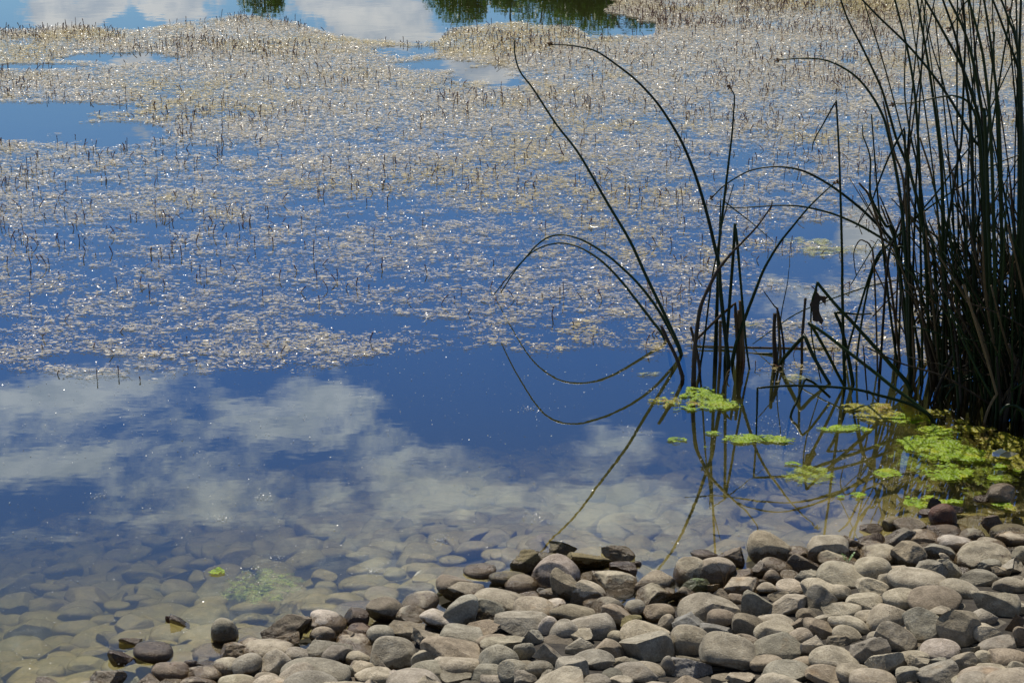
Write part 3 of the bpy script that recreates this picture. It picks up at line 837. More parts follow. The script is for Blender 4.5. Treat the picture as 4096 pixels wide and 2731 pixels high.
REED_MAT = {'g': M_GREEN, 'd': M_DEAD, 'k': M_DARK}
def reed(spec, g0, g1, w0, w1, mat, label, kinks=(), head=False, root=True, group=None, sides=6):
    p = pts(spec)
    L = np.concatenate([[0], np.cumsum([math.hypot(p[i + 1][0] - p[i][0], p[i + 1][1] - p[i][1]) for i in range(len(p) - 1)])])
    L /= L[-1]
    W3 = []
    for (x, y), t in zip(p, L):
        Y = at_z(x, g0 + (g1 - g0) * t)[1]
        W3.append(at_y(x, y, Y))
    kinks = list(kinks)
    if root:
        b = W3[0].copy()
        d = b - W3[1]
        d = d / (np.linalg.norm(d) + 1e-9)
        b += d * 0.05
        b[2] = min(b[2], -0.12)
        W3 = [b] + W3
        kinks = [k + 1 for k in kinks]
    path = smooth_path(W3, kinks, 5)
    s = scale_at(W3[len(W3) // 2])
    tt = np.linspace(0, 1, len(path))
    rad = (w0 + (w1 - w0) * tt) * s / 2 * 1.2
    rg = np.random.default_rng(int(abs(p[0][0] * 7 + p[0][1] * 13)))
    V, F, F3 = tube(path, rad, sides, 0.10 if mat == 'k' else 0.04 if mat == 'd' else 0.0, rg)
    base = np.array([path[0][0], path[0][1], 0.0])
    o = link('bulrush_stem', make_mesh('bulrush_stem', V - base, [F, F3], REED_MAT[mat]), None, tuple(base))
    tag(o, label, 'reed', group or 'bulrush stems in the pond')
    if head:
        flower(path[-1], 0.011, o, len(p) * 31)
    return o, path

reed('G 1440 1250 1340 1010 1200 720 1080 460 920 190; K 1790 1175 1690 1010 1550 830 1400 600 1310 480 1275 360 1275 270', 1417, 1330, 13, 4, 'g',
     'tall straight green reed leaning far left, its thin tip reaching into the far mat')
reed('G 1436 1255 1340 1050 1250 900 1140 760 1040 660 930 565 800 480 700 435 600 417 510 435 430 490 350 580 270 680 180 820', 1420, 1270, 11, 4, 'g',
     'outer of two thin reeds arching left to touch the water')
reed('G 1330 1160 1230 1010 1130 880 1020 740 900 615 780 530 680 487 600 475 510 487 420 525 340 590 240 700 130 835', 1366, 1180, 11, 3, 'g',
     'inner of two thin reeds arching left to touch the water')
reed('F 340 965 330 900 270 720 200 580 115 395', 1519, 1500, 15, 11, 'k', 'short dead brown stalk leaning left beside the arching reeds')
reed('F 820 815 800 600 765 300 735 0; E 720 1200 670 980 620 760 560 540 480 280 370 0; K 2350 870 2230 690 2090 540 1950 430 1830 350 1720 318 1600 302 1510 300',
     1462, 1390, 16, 4, 'g', 'tall reed bowing far left over the mat, a brown seed head at its tip', (), True)
reed('F 690 740; E 710 1300 720 1000; L 315 1250 345 1000 365 830 378 640 375 590 345 545', 1433, 1440, 13, 3, 'g', 'slim upright reed with a hooked tip beside the bowing reed', (), True)
reed('F 520 870 560 600; E 640 1400 690 1120 760 750 875 360', 1483, 1470, 9, 3, 'g', 'very thin straight reed tapering to a point, crossing the upright group')
reed('F 670 750; S 2868 1150 2877 944 2883 795 2986 875 3025 906 3094 967', 1437, 1430, 8, 2, 'g', 'thin reed snapped at the top with its tip hanging to the right', (3,))
reed('F 455 990 465 700 490 450 530 200 615 0; E 715 1250 860 1070 960 970 1110 810 1200 690 1270 580 1275 520', 1529, 1480, 18, 3, 'k',
     'dark brown crooked reed curving right from a knotted base')
reed('F 785 770; E 835 1560 870 1100 888 775 915 1000 945 1350; F 985 380 1005 600 1040 850', 1445, 1475, 12, 7, 'g', 'reed folded in a narrow upside-down V', (3,))
reed('F 860 775 920 520 1000 300 1115 0; E 1200 1230 1350 980 1500 790 1650 610 1780 480 1890 380 1945 335', 1446, 1440, 15, 3, 'g',
     'green reed slanting up to the right with a tiny seed head', (), True)
reed('F 733 780 733 560 735 350', 1448, 1448, 12, 10, 'd', 'short broken straw stub, lowest in the middle reed group')
reed('F 920 765 908 480 890 162 700 330 490 540', 1443, 1450, 13, 9, 'd', 'dead stub with its snapped top sloping down to the left', (2,))
reed('F 980 765 965 500 942 138', 1443, 1443, 12, 11, 'd', 'dead stub with a split top in the middle reed group')
reed('F 948 765 942 500 930 238', 1444, 1444, 11, 11, 'd', 'dead stub left of the split one, shorter')
reed('F 1990 640 1500 634 1000 625 490 610', 1398, 1386, 9, 6, 'k', 'black stem lying flat across the water surface', (), False, False)
reed('F 1300 692 1000 683 760 650 490 606', 1420, 1392, 8, 5, 'g', 'yellow green stem sagging low over the water under the stubs', (), False, False)
reed('F 520 880 500 730 465 560 425 410', 1487, 1480, 12, 9, 'k', 'ragged rotten stub touching the crooked reed')
reed('F 800 930 835 858', 1512, 1512, 7, 4, 'd', 'tiny leaf stub poking from the water in front of the reeds')
reed('F 1310 770 1297 500 1305 270', 1445, 1445, 17, 12, 'k', 'thick dark stub standing apart right of the middle reeds')
reed('F 1405 720 1380 470 1340 250 1290 180 1190 40', 1425, 1420, 10, 3, 'k', 'thin brown stem hooked over to the left beside the thick stub')
reed('F 1335 740 1370 300; E 1432 1420 1455 1225', 1433, 1433, 6, 2, 'g', 'hair thin upright reed beside the thick dark stub')
reed('F 1365 715 1350 500 1330 210', 1420, 1420, 10, 8, 'd', 'dead stem just right of the thick stub')
reed('S 4140 1075; C 1070 195 740 250 340 340; F 1600 240 1300 430 1075 590', 1440, 1385, 8, 3, 'g', 'long green stem leaning almost level out of the clump to the left', (), False, False)
reed('F 1588 800 1590 550 1625 110', 1456, 1456, 11, 9, 'k', 'dark upright stub between the thick stub and the clump')
reed('F 1360 810 1450 680 1615 500 1700 700 1790 860 1880 1010', 1460, 1536, 16, 11, 'g', 'bent reed forming a wide tent shape over the water', (2,))
reed('F 2035 1000 2025 700 2010 0; E 2010 1200 1995 600 1975 0; S 3345 403 3296 491 3257 561 3248 606', 1538, 1538, 13, 3, 'g',
     'tall vertical reed snapped at its top, tip hanging left', (6,))
bent, bent_path = reed('S 3640 1555 3568 1464 3496 1384 3407 1286 3350 1227 3285 1150 3270 1128 3262 1160 3247 1215 3247 1341 3285 1533', 1560, 1545, 17, 4, 'g',
     'thick bent reed carrying a withered brown leaf', (6,))
reed('S 3733 1690 3675 1625 3568 1545 3496 1487 3380 1397 3300 1335 3235 1292 3258 1322 3312 1418 3350 1494 3377 1544', 1690, 1545, 13, 10, 'g',
     'long low reed folded double in front of the clump', (6,))
reed('S 3412 1536 3371 1330 3340 1250 3380 1252 3434 1257 3487 1255', 1536, 1530, 15, 5, 'g', 'dark reed with its top bent over to the right at the clump edge', (2,))
low, low_path = reed('S 3733 1687 3675 1634 3612 1607 3514 1580 3403 1554 3212 1542 3090 1546 3030 1552 3028 1640 3025 1743', 1690, 1743, 14, 6, 'g',
     'front reed lying level over the water then snapped straight down', (7,))
reed('S 3162 1666 3189 1601 3212 1536 3222 1515 3258 1533 3319 1588', 1666, 1600, 9, 9, 'g', 'small reed bent in a sharp arch over the level front reed', (3,))
# right clump
T = [
 ('S 3760 1500 3736 1018 3711 928 3689 857 3668 793 3643 700 3618 632 3587 560 3557 457 3529 364 3496 289 3450 193 3393 82 3363 0 3335 -90', 1500, 14, 5, 'g', 'tall reed forming the left outline of the clump at the top edge', (), 0),
 ('S 3960 1550 3945 900 3936 632 3893 557 3850 482 3793 386 3714 278 3621 171 3514 68 3448 0 3380 -60', 1550, 14, 5, 'g', 'long reed slanting far left across the others at the top', (), 0),
 ('S 3720 1520 3703 1036 3689 857 3680 714 3673 560 3661 393 3643 268 3621 161 3579 0 3540 -140', 1520, 13, 6, 'g', 'upright reed with a gentle left lean, second from the clump outline', (), 0),
 ('S 3780 1540 3771 857 3768 714 3755 557 3728 357 3703 196 3668 0 3640 -160', 1540, 15, 6, 'g', 'straight thick reed crossing the level curved stem', (), 0),
 ('S 3950 1590 3936 678 3921 500 3886 375 3853 279 3771 125 3700 0 3620 -120', 1590, 15, 6, 'g', 'reed that passes behind the hanging seed head', (), 0),
 ('S 3880 1560 3850 732 3818 557 3775 339 3728 186 3703 57', 1560, 10, 3, 'g', 'slim reed ending in a bare needle tip below the top edge', (), 0),
 ('S 3690 1530 3680 860 3675 696 3645 557 3623 421 3618 321 3623 186', 1530, 10, 4, 'g', 'slim reed bowed slightly left and ending at mid height', (), 0),
 ('S 3770 1560 3782 1000 3807 804 3829 654 3846 557 3855 321 3861 143 3852 0 3840 -150', 1560, 12, 6, 'g', 'reed leaning right then straightening, inside the clump', (), 0),
 ('S 3900 1600 3890 700 3880 450 3857 307 3821 143 3771 0 3720 -140', 1600, 14, 6, 'g', 'left leaning reed in the thick of the clump', (), 0),
 ('S 3975 1640 3943 557 3925 429 3893 250 3857 125 3796 0 3730 -130', 1640, 16, 6, 'g', 'front reed of the clump curving left at the top', (), 0),
 ('S 3990 1650 3975 900 3961 500 3943 304 3921 171 3875 0 3830 -150', 1650, 16, 6, 'g', 'thick front reed near the right edge, barely leaning', (), 0),
 ('S 4010 1620 4005 800 3998 536 3989 393 3961 161 3936 0 3910 -150', 1620, 15, 6, 'g', 'thick dark reed close to the right edge', (), 0),
 ('S 4090 1600 4092 700 4085 400 4075 286 4025 143 3971 0 3910 -140', 1600, 14, 6, 'g', 'reed sweeping left from the right edge', (), 0),
 ('S 4060 1610 4080 700 4085 330 4060 150 4039 89 4005 0 3950 -130', 1610, 13, 6, 'g', 'reed with a left kink near the top right corner', (), 0),
 ('S 4080 1640 4084 900 4084 464 4078 214 4084 0 4086 -150', 1640, 16, 7, 'g', 'straight vertical reed at the right edge', (), 0),
 ('S 3960 1600 3940 900 3921 560 3907 482 3893 439 3875 411 3843 391 3800 384 3739 393 3675 407 3621 414 3570 418', 1600, 13, 3, 'g', 'reed curling over into a level stem that points left across the clump', (), 1),
 ('S 3640 1530 3621 1000 3602 798 3583 676 3557 555 3532 466 3487 383 3430 313 3360 265 3289 239 3206 234 3111 241', 1530, 14, 4, 'g', 'big reed arching left from the clump with a seed head over the weed mat', (), 1),
 ('S 3660 1500 3621 791 3576 606 3532 405', 1500, 11, 6, 'd', 'brown dead stem leaning left at the clump edge', (), 0),
 ('S 3640 1540 3634 766 3621 606 3618 510 3557 625 3506 753 3487 804 3430 900 3421 907', 1540, 12, 3, 'g', 'reed snapped halfway with its top hanging down to the left', (3,), 0),
 ('S 3650 1480 3579 957 3543 904 3507 839 3482 779 3480 714 3482 643 3471 593 3452 543 3450 500', 1480, 13, 3, 'g', 'wavy pale green reed standing left of the clump', (), 0),
 ('S 3380 1440 3493 1060 3564 971 3657 875 3764 750 3836 643 3907 546 4014 321 4070 200', 1440, 9, 4, 'g', 'thin green stem slanting from lower left to upper right through the clump', (), 0),
 ('S 3440 1330 3500 1060 3621 914 3729 821 3836 750 3936 686 4014 643 4110 610', 1440, 8, 5, 'g', 'thin stem rising gently to the right edge across the clump', (), 0),
 ('S 3520 1480 3550 1060 3579 946 3611 857 3643 750', 1480, 11, 5, 'k', 'short dark stem leaning right at the left of the clump', (), 0),
 ('S 3600 1450 3550 1060 3486 807 3436 732', 1450, 10, 7, 'd', 'tan dead stem leaning left, farthest left of the dead ones', (), 0),
 ('S 3660 1470 3607 1060 3523 821', 1470, 9, 6, 'd', 'tan dead stem leaning left, second from the left', (), 0),
 ('S 3790 1500 3754 893 3729 714 3679 550', 1500, 10, 6, 'd', 'long tan dead stem inside the clump with a broken top', (), 0),
 ('S 3510 1480 3496 1060 3482 986 3457 964 3436 964 3416 1007 3418 1060 3425 1100', 1480, 7, 3, 'd', 'withered stem curled in a tight loop', (), 0),
 ('S 3938 1687 3961 1620 3987 1576 3961 1482 3934 1393 3894 1263 3854 1138', 1687, 10, 9, 'd', 'pale straw stick with a sharp elbow in front of the dark clump', (2,), 0),
 ('S 3992 1640 4037 1558 4096 1496 4170 1420', 1640, 12, 9, 'd', 'brown stick slanting right at the right edge of the clump', (), 0),
 ('S 4130 1760 4096 1656 4080 1635 4050 1620 4019 1627 4000 1660', 1750, 20, 9, 'g', 'broad green leaf arching down at the right edge', (), 0),
]
for i, (spec, g, w0, w1, m, lab, kk, hd) in enumerate(T):
    g1 = g
    if 'arching left from the clump' in lab: g1 = 1440
    reed(spec, g, g1, w0, w1, m, lab, kk, bool(hd), group='bulrush stems of the dense clump')
reed('S 3640 1480 3582 989 3564 957 3468 857 3400 799 3327 745 3270 711 3212 684 3155 671 3097 667 3032 675 2975 694 2898 742 2845 793', 1480, 1345, 12, 4, 'g',
     'low reed arching far left from the clump with a drooping seed head', (), True, group='bulrush stems of the dense clump')
reed('S 3760 1430 3629 1029 3582 989 3529 954 3443 904 3365 868 3289 843 3197 825 3116 822 3040 826 2956 831 2887 828 2830 820 2776 813', 1470, 1415, 12, 2, 'g',
     'reed running nearly level far to the left with a needle tip', (), group='bulrush stems of the dense clump')

# seed heads on hanging tips above the clump
reed('S 4030 -70 3875 0 3830 70 3795 118', 1560, 1560, 7, 4, 'g', 'drooping reed tip with a brown seed head hanging at the top of the clump', (), True, False, 'bulrush stems of the dense clump')
reed('S 4090 1600 4088 500 4070 180 4033 36', 1590, 1590, 9, 4, 'g', 'reed with a small seed head near the top right corner', (), True, True, 'bulrush stems of the dense clump')

rg = np.random.default_rng(5)
LAB_G = 'dark green upright bulrush stem packed inside the dense clump'
LAB_B = 'dead grey tan stem tangled across the foot of the dense clump'
LAB_S = 'short broken stem standing at the foot of the dense clump'
def clump_point(dens_left=True):
    while True:
        x = 3580 + 900 * rg.random() ** 0.8
        g = rg.uniform(1400, 1690)
        lim = 1500 + (x - 3580) * 0.55
        if g < lim and g > 1380 + max(0, (x - 3900)) * 0.1:
            return x, g
n_up, n_lean, n_short = 84, 108, 34
for i in range(n_up):
    x, g = clump_point()
    hh = rg.uniform(1300, 1900) if rg.random() < 0.3 else rg.uniform(350, 1050)
    fan = -0.20 * np.clip((4050 - x) / 450, -0.4, 1) + rg.normal(0, 0.07)
    bend = float(np.clip(rg.normal(-0.05, 0.08), -0.14, 0.12))
    if x + hh * (fan * 0.7 + bend) < 3420: fan, bend = 0.02, abs(bend)
    P = []
    for t in np.linspace(0, 1, 6):
        P.append((x + hh * (fan * t * 0.7 + bend * t * t), g - hh * t))
    spec = 'S ' + ' '.join('%.0f %.0f' % q for q in P)
    reed(spec, g, g + rg.uniform(-70, 50), rg.uniform(8, 13), rg.uniform(3, 5), 'g' if rg.random() < 0.82 else 'k', LAB_G, group='upright stems packed in the clump', sides=5)
for i in range(n_lean):
    x, g = clump_point()
    ln = rg.uniform(350, 800)
    a = rg.choice([-1, 1]) * rg.uniform(0.35, 1.35)
    if x + ln * math.sin(a) < 3440: a = abs(a)
    y0 = g - rg.uniform(0, 160)
    P = [(x + ln * math.sin(a) * t, y0 - ln * math.cos(a) * t + 30 * math.sin(t * 3.1) * rg.uniform(-1, 1)) for t in (0, .35, .7, 1)]
    kk = ()
    if rg.random() < 0.3:
        P.append((P[-1][0] + rg.uniform(-120, 120), P[-1][1] + rg.uniform(60, 220)))
        kk = (3,)
    spec = 'S ' + ' '.join('%.0f %.0f' % q for q in P)
    reed(spec, g, g + rg.uniform(-40, 40), rg.uniform(6, 10), rg.uniform(3, 6), rg.choice(['d', 'k', 'k', 'g']), LAB_B, kk, False, y0 > g - 40, 'dead stems tangled in the clump', 5)
for i in range(n_short):
    x, g = clump_point()
    hh = rg.uniform(120, 420)
    a = rg.normal(0, 0.25)
    P = [(x, g), (x + hh * 0.5 * a, g - hh * 0.5), (x + hh * a * 1.1, g - hh)]
    spec = 'S ' + ' '.join('%.0f %.0f' % q for q in P)
    reed(spec, g, g, rg.uniform(10, 17), rg.uniform(8, 12), rg.choice(['k', 'k', 'd']), LAB_S, group='broken stubs in the clump', sides=5)

# the inner mass of the clump: more stems than one could count, behind and between the others
def thicket():
    rgt = np.random.default_rng(55)
    groups = {'g': [[], [], [], 0], 'd': [[], [], [], 0]}
    mats = {'g': M_GREEN, 'd': M_THICK}
    for i in range(360):
        x, g = clump_point()
        x = 3730 + (x - 3580) * 0.9
        b = at_z(x, g)
        short = rgt.random() < 0.88
        hgt = rgt.uniform(0.18, 0.62) if short else rgt.uniform(0.9, 2.1)
        tilt = np.clip(rgt.normal(0, 0.32 if short else 0.09, 2), -0.5, 0.5) + np.array([-0.06, 0.0])
        top = b + np.array([tilt[0] * hgt, tilt[1] * hgt, hgt])
        mid = (b + top) / 2 + np.array([rgt.normal(0, .02), rgt.normal(0, .02), 0])
        path = smooth_path([b - (0, 0, .12), mid, top], (), 4)
        r = rgt.uniform(0.0025, 0.005)
        v, f, f3 = tube(path, np.linspace(r, r * 0.5, len(path)), 5)
        G = groups['d' if short and rgt.random() < 0.65 else 'g']
        G[0].append(v); G[1].append(f + G[3]); G[2].append(f3 + G[3]); G[3] += len(v)
    for k, nm, lab in (('g', 'reed_thicket', 'dark inner mass of crowded reed stems in the clump'), ('d', 'dead_thicket', 'crowded dead stems at the foot of the reed clump')):
        G = groups[k]
        tag(link(nm, make_mesh(nm, np.concatenate(G[0]), [np.concatenate(G[1]), np.concatenate(G[2])], mats[k])), lab, 'reeds', kind='stuff')
thicket()

# withered leaf on the thick bent reed, algae draped over the low one
def slab(outline, Yg, thick, mat, name, parent, curl=0.0):
    P = [at_y(x, y, at_z(x, Yg)[1]) for x, y in outline]
    c = np.mean(P, axis=0)
    bm = bmesh.new()
    vs = [bm.verts.new(tuple(p + np.array([0, curl * math.sin((p[2] - c[2]) * 40 + (p[0] - c[0]) * 55), 0]))) for p in P]
    f = bm.faces.new(vs)
    r = bmesh.ops.extrude_face_region(bm, geom=[f])
    bmesh.ops.translate(bm, vec=(0, thick, 0), verts=[e for e in r['geom'] if isinstance(e, bmesh.types.BMVert)])
    bmesh.ops.triangulate(bm, faces=bm.faces[:])
    bmesh.ops.recalc_face_normals(bm, faces=bm.faces[:])
    bmesh.ops.translate(bm, vec=-parent.location, verts=bm.verts[:])
    me = bpy.data.meshes.new(name)
    bm.to_mesh(me)
    bm.free()
    me.materials.append(mat)
    return link(name, me, parent)
slab([(REEDC['F'][0] + x * .3826, REEDC['F'][1] + y * .3826) for x, y in [(1742, -20), (1700, 120), (1665, 175), (1690, 220), (1700, 340), (1735, 350), (1760, 345), (1790, 382), (1812, 340), (1790, 300), (1770, 250),
      (1770, 175), (1790, 140), (1840, 195), (1845, 130), (1870, 105), (1780, 95), (1755, 60)]], 1550, 0.003, M_WITHER, 'withered_leaf', bent, 0.008)
slab([(3590, 1600), (3640, 1618), (3690, 1648), (3728, 1688), (3690, 1683), (3622, 1686), (3618, 1650), (3600, 1625)], 1688, 0.004, M_ALGAE_Y, 'draped_algae', low, 0.01)

# ------------------------------------------------------------------ algae patches
def patch(cx, cy, w, h, mat, label, seed, z0=0.003, dome=0.0025, group='floating algae patches', name='algae_patch'):
    rg = np.random.default_rng(seed)
    P = at_z(cx, cy, 0)
    s = scale_at(P)
    dep = math.atan2(CAM_Z, P[1])
    ra, rb = w * s / 2, h * s / 2 / math.sin(dep)
    cell = 0.0024
    gx = np.arange(-ra * 1.6, ra * 1.6 + cell, cell)
    gy = np.arange(-rb * 1.6, rb * 1.6 + cell, cell)
    X, Yg = np.meshgrid(gx, gy)
    f1 = fbm2(X.ravel() * 26, Yg.ravel() * 26, seed, 4).reshape(X.shape)
    f2 = fbm2(X.ravel() * 120, Yg.ravel() * 120, seed + 7, 3).reshape(X.shape)
    fld = 1.12 - (X / ra) ** 2 - (Yg / rb) ** 2 + 0.95 * f1 + 0.6 * f2
    X = X + rg.uniform(-.4, .4, X.shape) * cell
    Yg = Yg + rg.uniform(-.4, .4, X.shape) * cell
    Z = z0 + dome * np.clip(fld, 0, 1) ** 0.6 * (0.7 + 0.6 * f2) + dome * 0.25 * rg.uniform(-1, 1, X.shape)
    mx_, my_ = X.shape[1], X.shape[0]
    ii = np.arange(mx_ * my_).reshape(my_, mx_)
    on = (fld[:-1, :-1] > 0.12) & (fld[1:, 1:] > 0.05)
    F4 = np.stack([ii[:-1, :-1], ii[:-1, 1:], ii[1:, 1:], ii[1:, :-1]], -1)[on]
    keepv = np.unique(F4)
    remap = np.zeros(mx_ * my_, int)
    remap[keepv] = np.arange(len(keepv))
    V = np.column_stack([X.ravel(), Yg.ravel(), Z.ravel()])[keepv]
    F4 = remap[F4]
    o = link(name, make_mesh(name, V, F4, mat), None, (P[0], P[1], 0))
    tag(o, label, 'algae', group)
    return o, P, ra, rb
D = (3300, 1500, .4464)
def dd(x, y, w, h): return D[0] + x * D[2], D[1] + y * D[2], w * D[2] * 1.12, h * D[2] * 1.2
G_, Y_ = M_ALGAE, M_ALGAE_Y
ALG = [
 (*dd(960, 640, 500, 170), G_, 'largest bright green algae patch in front of the reed clump'),
 (*dd(1200, 720, 520, 100), G_, 'green algae band joined behind the lower round patch'),
 (*dd(1090, 850, 430, 135), G_, 'round lime green algae patch below the largest one'),
 (*dd(440, 360, 340, 95), Y_, 'glinting yellow green patch left of the draped reed'),
 (*dd(740, 400, 320, 80), G_, 'lime patch under the draped algae reed'),
 (*dd(220, 490, 390, 55), G_, 'narrow algae strip lying in blue water left of the patches'),
 (*dd(950, 510, 290, 75), G_, 'algae patch just behind the largest one'),
 (*dd(1290, 495, 350, 60), Y_, 'yellowish algae strip in the shade of the clump'),
 (*dd(1640, 690, 430, 230), Y_, 'large brown gold algae raft holding the plastic wrapper'),
 (*dd(1740, 790, 260, 90), Y_, 'brown gold algae lobe in front of the wrapper'),
 (*dd(550, 890, 225, 55), G_, 'small algae patch out in the mirrored reeds'),
 (*dd(310, 1083, 120, 40), G_, 'little lime patch nearest the centre stones'), (*dd(120, 1092, 110, 25), G_, 'thin algae sliver left of the little lime patch'),
 (*dd(860, 1130, 300, 105), G_, 'algae patch against the black pointed rock'), (*dd(1110, 1140, 220, 40), G_, 'algae tail right of the black pointed rock'),
 (*dd(1570, 1150, 160, 80), G_, 'algae patch beside the brown dome boulder'), (*dd(1660, 1195, 180, 50), Y_, 'yellow tail of the patch beside the brown dome'),
 (*dd(1525, 930, 125, 40), G_, 'small round algae dot right of the round patch'), (*dd(1440, 862, 70, 30), G_, 'tiny algae dot between the round patch and the raft'),
 (*dd(1545, 815, 125, 40), G_, 'algae dot touching the front of the brown raft'), (*dd(1735, 857, 95, 30), G_, 'algae dot at the right edge below the raft'),
 (*dd(1080, 940, 260, 40), G_, 'algae fringe under the round lime patch'),
 (*dd(230, 292, 310, 55), Y_, 'dull algae strip under the level front reed'), (*dd(480, 282, 280, 50), Y_, 'dull algae strip right of the first under the front reed'),
 (*dd(1000, 350, 220, 60), Y_, 'brown algae patch at the foot of the long folded reed'), (*dd(1230, 428, 190, 42), Y_, 'brown algae patch in the dark clump shade'),
 (2800, 1598, 260, 85, G_, 'bright algae clump in front of the middle reeds'), (2700, 1615, 200, 40, Y_, 'pale algae wing left of the bright clump'),
 (2717, 1763, 95, 20, G_, 'small algae strip left in the open blue water'), (3030, 1761, 230, 36, G_, 'long algae strip where the snapped reed meets the water'),
 (2850, 1738, 55, 15, G_, 'algae crumb in the open water'), (2830, 1792, 50, 9, G_, 'tiny algae crumb nearest the viewer in open water'), (3170, 1860, 60, 14, G_, 'algae crumb below the level front reed'),
 (3250, 1905, 200, 60, M_ALGAE_S, 'murky algae veil in the mirrored reeds'),
 (866, 2290, 66, 26, G_, 'single bright green algae tuft over the sunken cobbles at lower left'),
 (3330, 1005, 240, 34, M_SCUM, 'pale green scum island upper right beside the mirrored cloud'), (3230, 970, 220, 26, M_SCUM, 'pale scum strip behind the scum island'),
 (2590, 1500, 130, 18, M_SCUM, 'faint scum strip beside the dead stalk'), (3200, 1515, 150, 22, M_SCUM, 'scum strip behind the small arched reed'),
 (2990, 1300, 100, 14, M_SCUM, 'pale algae sliver behind the dead stubs'),
]
for i, (x, y, w, h, m, lab) in enumerate(ALG):
    patch(x, y, w, h, m, lab, 300 + i)
patch(3800, 1830, 520, 200, M_ALGAE_S, 'large murky green algae veil just under the surface before the clump', 398, -0.014, 0.004)
patch(1040, 2310, 330, 120, M_ALGAE_S, 'cloudy green algae veil hanging under the water at lower left', 399, -0.02, 0.006)

# ------------------------------------------------------------------ small plants and scraps on the beach
def sprig(px, py, label, seed, mat, nblade, hgt, leaf):
    rg = np.random.default_rng(seed)
    P = at_z(px, py, 0.1)
    for _ in range(4):
        P = at_z(px, py, float(ground_z(P)[0]) + 0.02)
    e = bpy.data.objects.new('seedling' if leaf else 'dry_grass_tuft', None)
    COL.objects.link(e)
    e.location = tuple(P)
    tag(e, label, 'plant')
    for k in range(nblade):
        a, l = rg.uniform(0, 6.28), hgt * rg.uniform(.6, 1.1)
        tip = np.array([math.cos(a) * l * .5, math.sin(a) * l * .5, l])
        v, f, f3 = tube(smooth_path([(0, 0, -0.01), tip * np.array([.35, .35, .6]), tip], (), 4), np.linspace(.0009, .0003, 9), 5)
        link('stem' if leaf else 'blade', make_mesh('blade', v, [f, f3], mat), e)
        if leaf:
            for q in (.45, .7, .95):
                for sgn in (-1, 1):
                    c = tip * q
                    d = np.array([-math.sin(a) * sgn, math.cos(a) * sgn, .3]) * .007
                    w = np.array([math.cos(a), math.sin(a), .2]) * .003
                    V = np.array([c, c + d * .5 + w, c + d, c + d * .5 - w, c + d * .5 + (0, 0, .0012)])
                    link('leaf', make_mesh('leaf', V, np.array([(0, 1, 4), (1, 2, 4), (2, 3, 4), (3, 0, 4)]), mat), e)
M_SPRIG = mat_plain('seedling_green', (0.07, 0.16, 0.02), 0.5, 0.3, 60)
sprig(3388, 2255, 'tiny green seedling growing between the pale cobbles', 4, M_SPRIG, 3, 0.035, True)
sprig(2898, 2335, 'dry wispy grass tuft between the twin ball stones and their neighbour', 5, M_DEAD, 7, 0.045, False)

# ------------------------------------------------------------------ plastic wrapper
def wrapper():
    base = at_z(4005, 1812, 0)
    e = bpy.data.objects.new('plastic_wrapper', None)
    COL.objects.link(e)
    e.location = tuple(base)
    tag(e, 'crumpled clear plastic wrapper with a dark round print lying on brown algae', 'litter')
    s = scale_at(base)
    m1 = mat_plain('wrapper_film', (0.52, 0.56, 0.68), 0.22, 0.15, 60)
    m2 = mat_plain('wrapper_inside', (0.42, 0.38, 0.24), 0.25, 0.2, 60)
    m3 = mat_plain('wrapper_print', (0.03, 0.03, 0.07), 0.4, 0.1, 60)
    def q(x, y, z):     # crop of 196 px over 2352 -> picture position, at height z
        return at_z(3900 + x / 12, 1720 + y / 12, z) - base
    zt = 0.030
    p = [q(830, 1060, .016), q(1250, 870, .040), q(1500, 1000, .034), q(1200, 1160, .014)]
    pl = [q(830, 1060, .016), q(1200, 1160, .014), q(1180, 1270, .010), q(830, 1220, .010)]
    pr = [q(1500, 1000, .034), q(1700, 1030, .022), q(2080, 1110, .016), q(1620, 1300, .012), q(1220, 1230, .012), q(1200, 1160, .014)]
    def panel(name, P, mat):
        n = len(P)
        up = np.array([0, 0, .0012])
        V = np.array(P + [a - up for a in P])
        F = [np.array([list(range(n))]), np.array([list(range(2 * n - 1, n - 1, -1))]), np.array([[i, (i + 1) % n, n + (i + 1) % n, n + i][::-1] for i in range(n)])]
        return link(name, make_mesh(name, V, F, mat, False), e)
    front = panel('printed_panel', p, m1)
    panel('folded_edge', pl, m1)
    panel('open_flap', pr, m2)
    # printed ring and bars, a hair above the printed panel
    a, b, d = p[0], p[1], p[3]
    ex, ey = (p[2] + p[1] - p[0] - p[3]) / 2, (p[1] - p[2])
    nrm = np.cross(p[2] - p[0], p[1] - p[3])
    nrm /= np.linalg.norm(nrm)
    if nrm[2] < 0: nrm = -nrm
    c0 = (p[0] + p[3]) / 2
    def on(u, v): return c0 + ex * u + ey * (v - 0.5) * 1.0 + nrm * 0.0008
    V, F = [], []
    for r0, r1 in ((0.30, 0.22), (0.15, 0.06)):
        o = len(V)
        for k in range(24):
            t = k / 24 * 6.283
            for r in (r0, r1):
                V.append(on(0.70 + r * 0.8 * math.cos(t), 0.52 + r * 1.1 * math.sin(t)))
        for k in range(24):
            if r0 > 0.2 and 4 < k < 8: continue
            i, j = o + 2 * k, o + 2 * ((k + 1) % 24)
            F.append((i, j, j + 1, i + 1))
    for (u0, v0, u1, v1) in ((0.30, .40, .40, .75), (0.30, .12, .85, .17), (0.36, .22, .46, .27), (0.2, .3, .27, .6)):
        o = len(V)
        V += [on(u0, v0), on(u1, v0), on(u1, v1), on(u0, v1)]
        F.append((o, o + 1, o + 2, o + 3))
    link('round_print', make_mesh('round_print', np.array(V), np.array(F), m3, False), front)
wrapper()

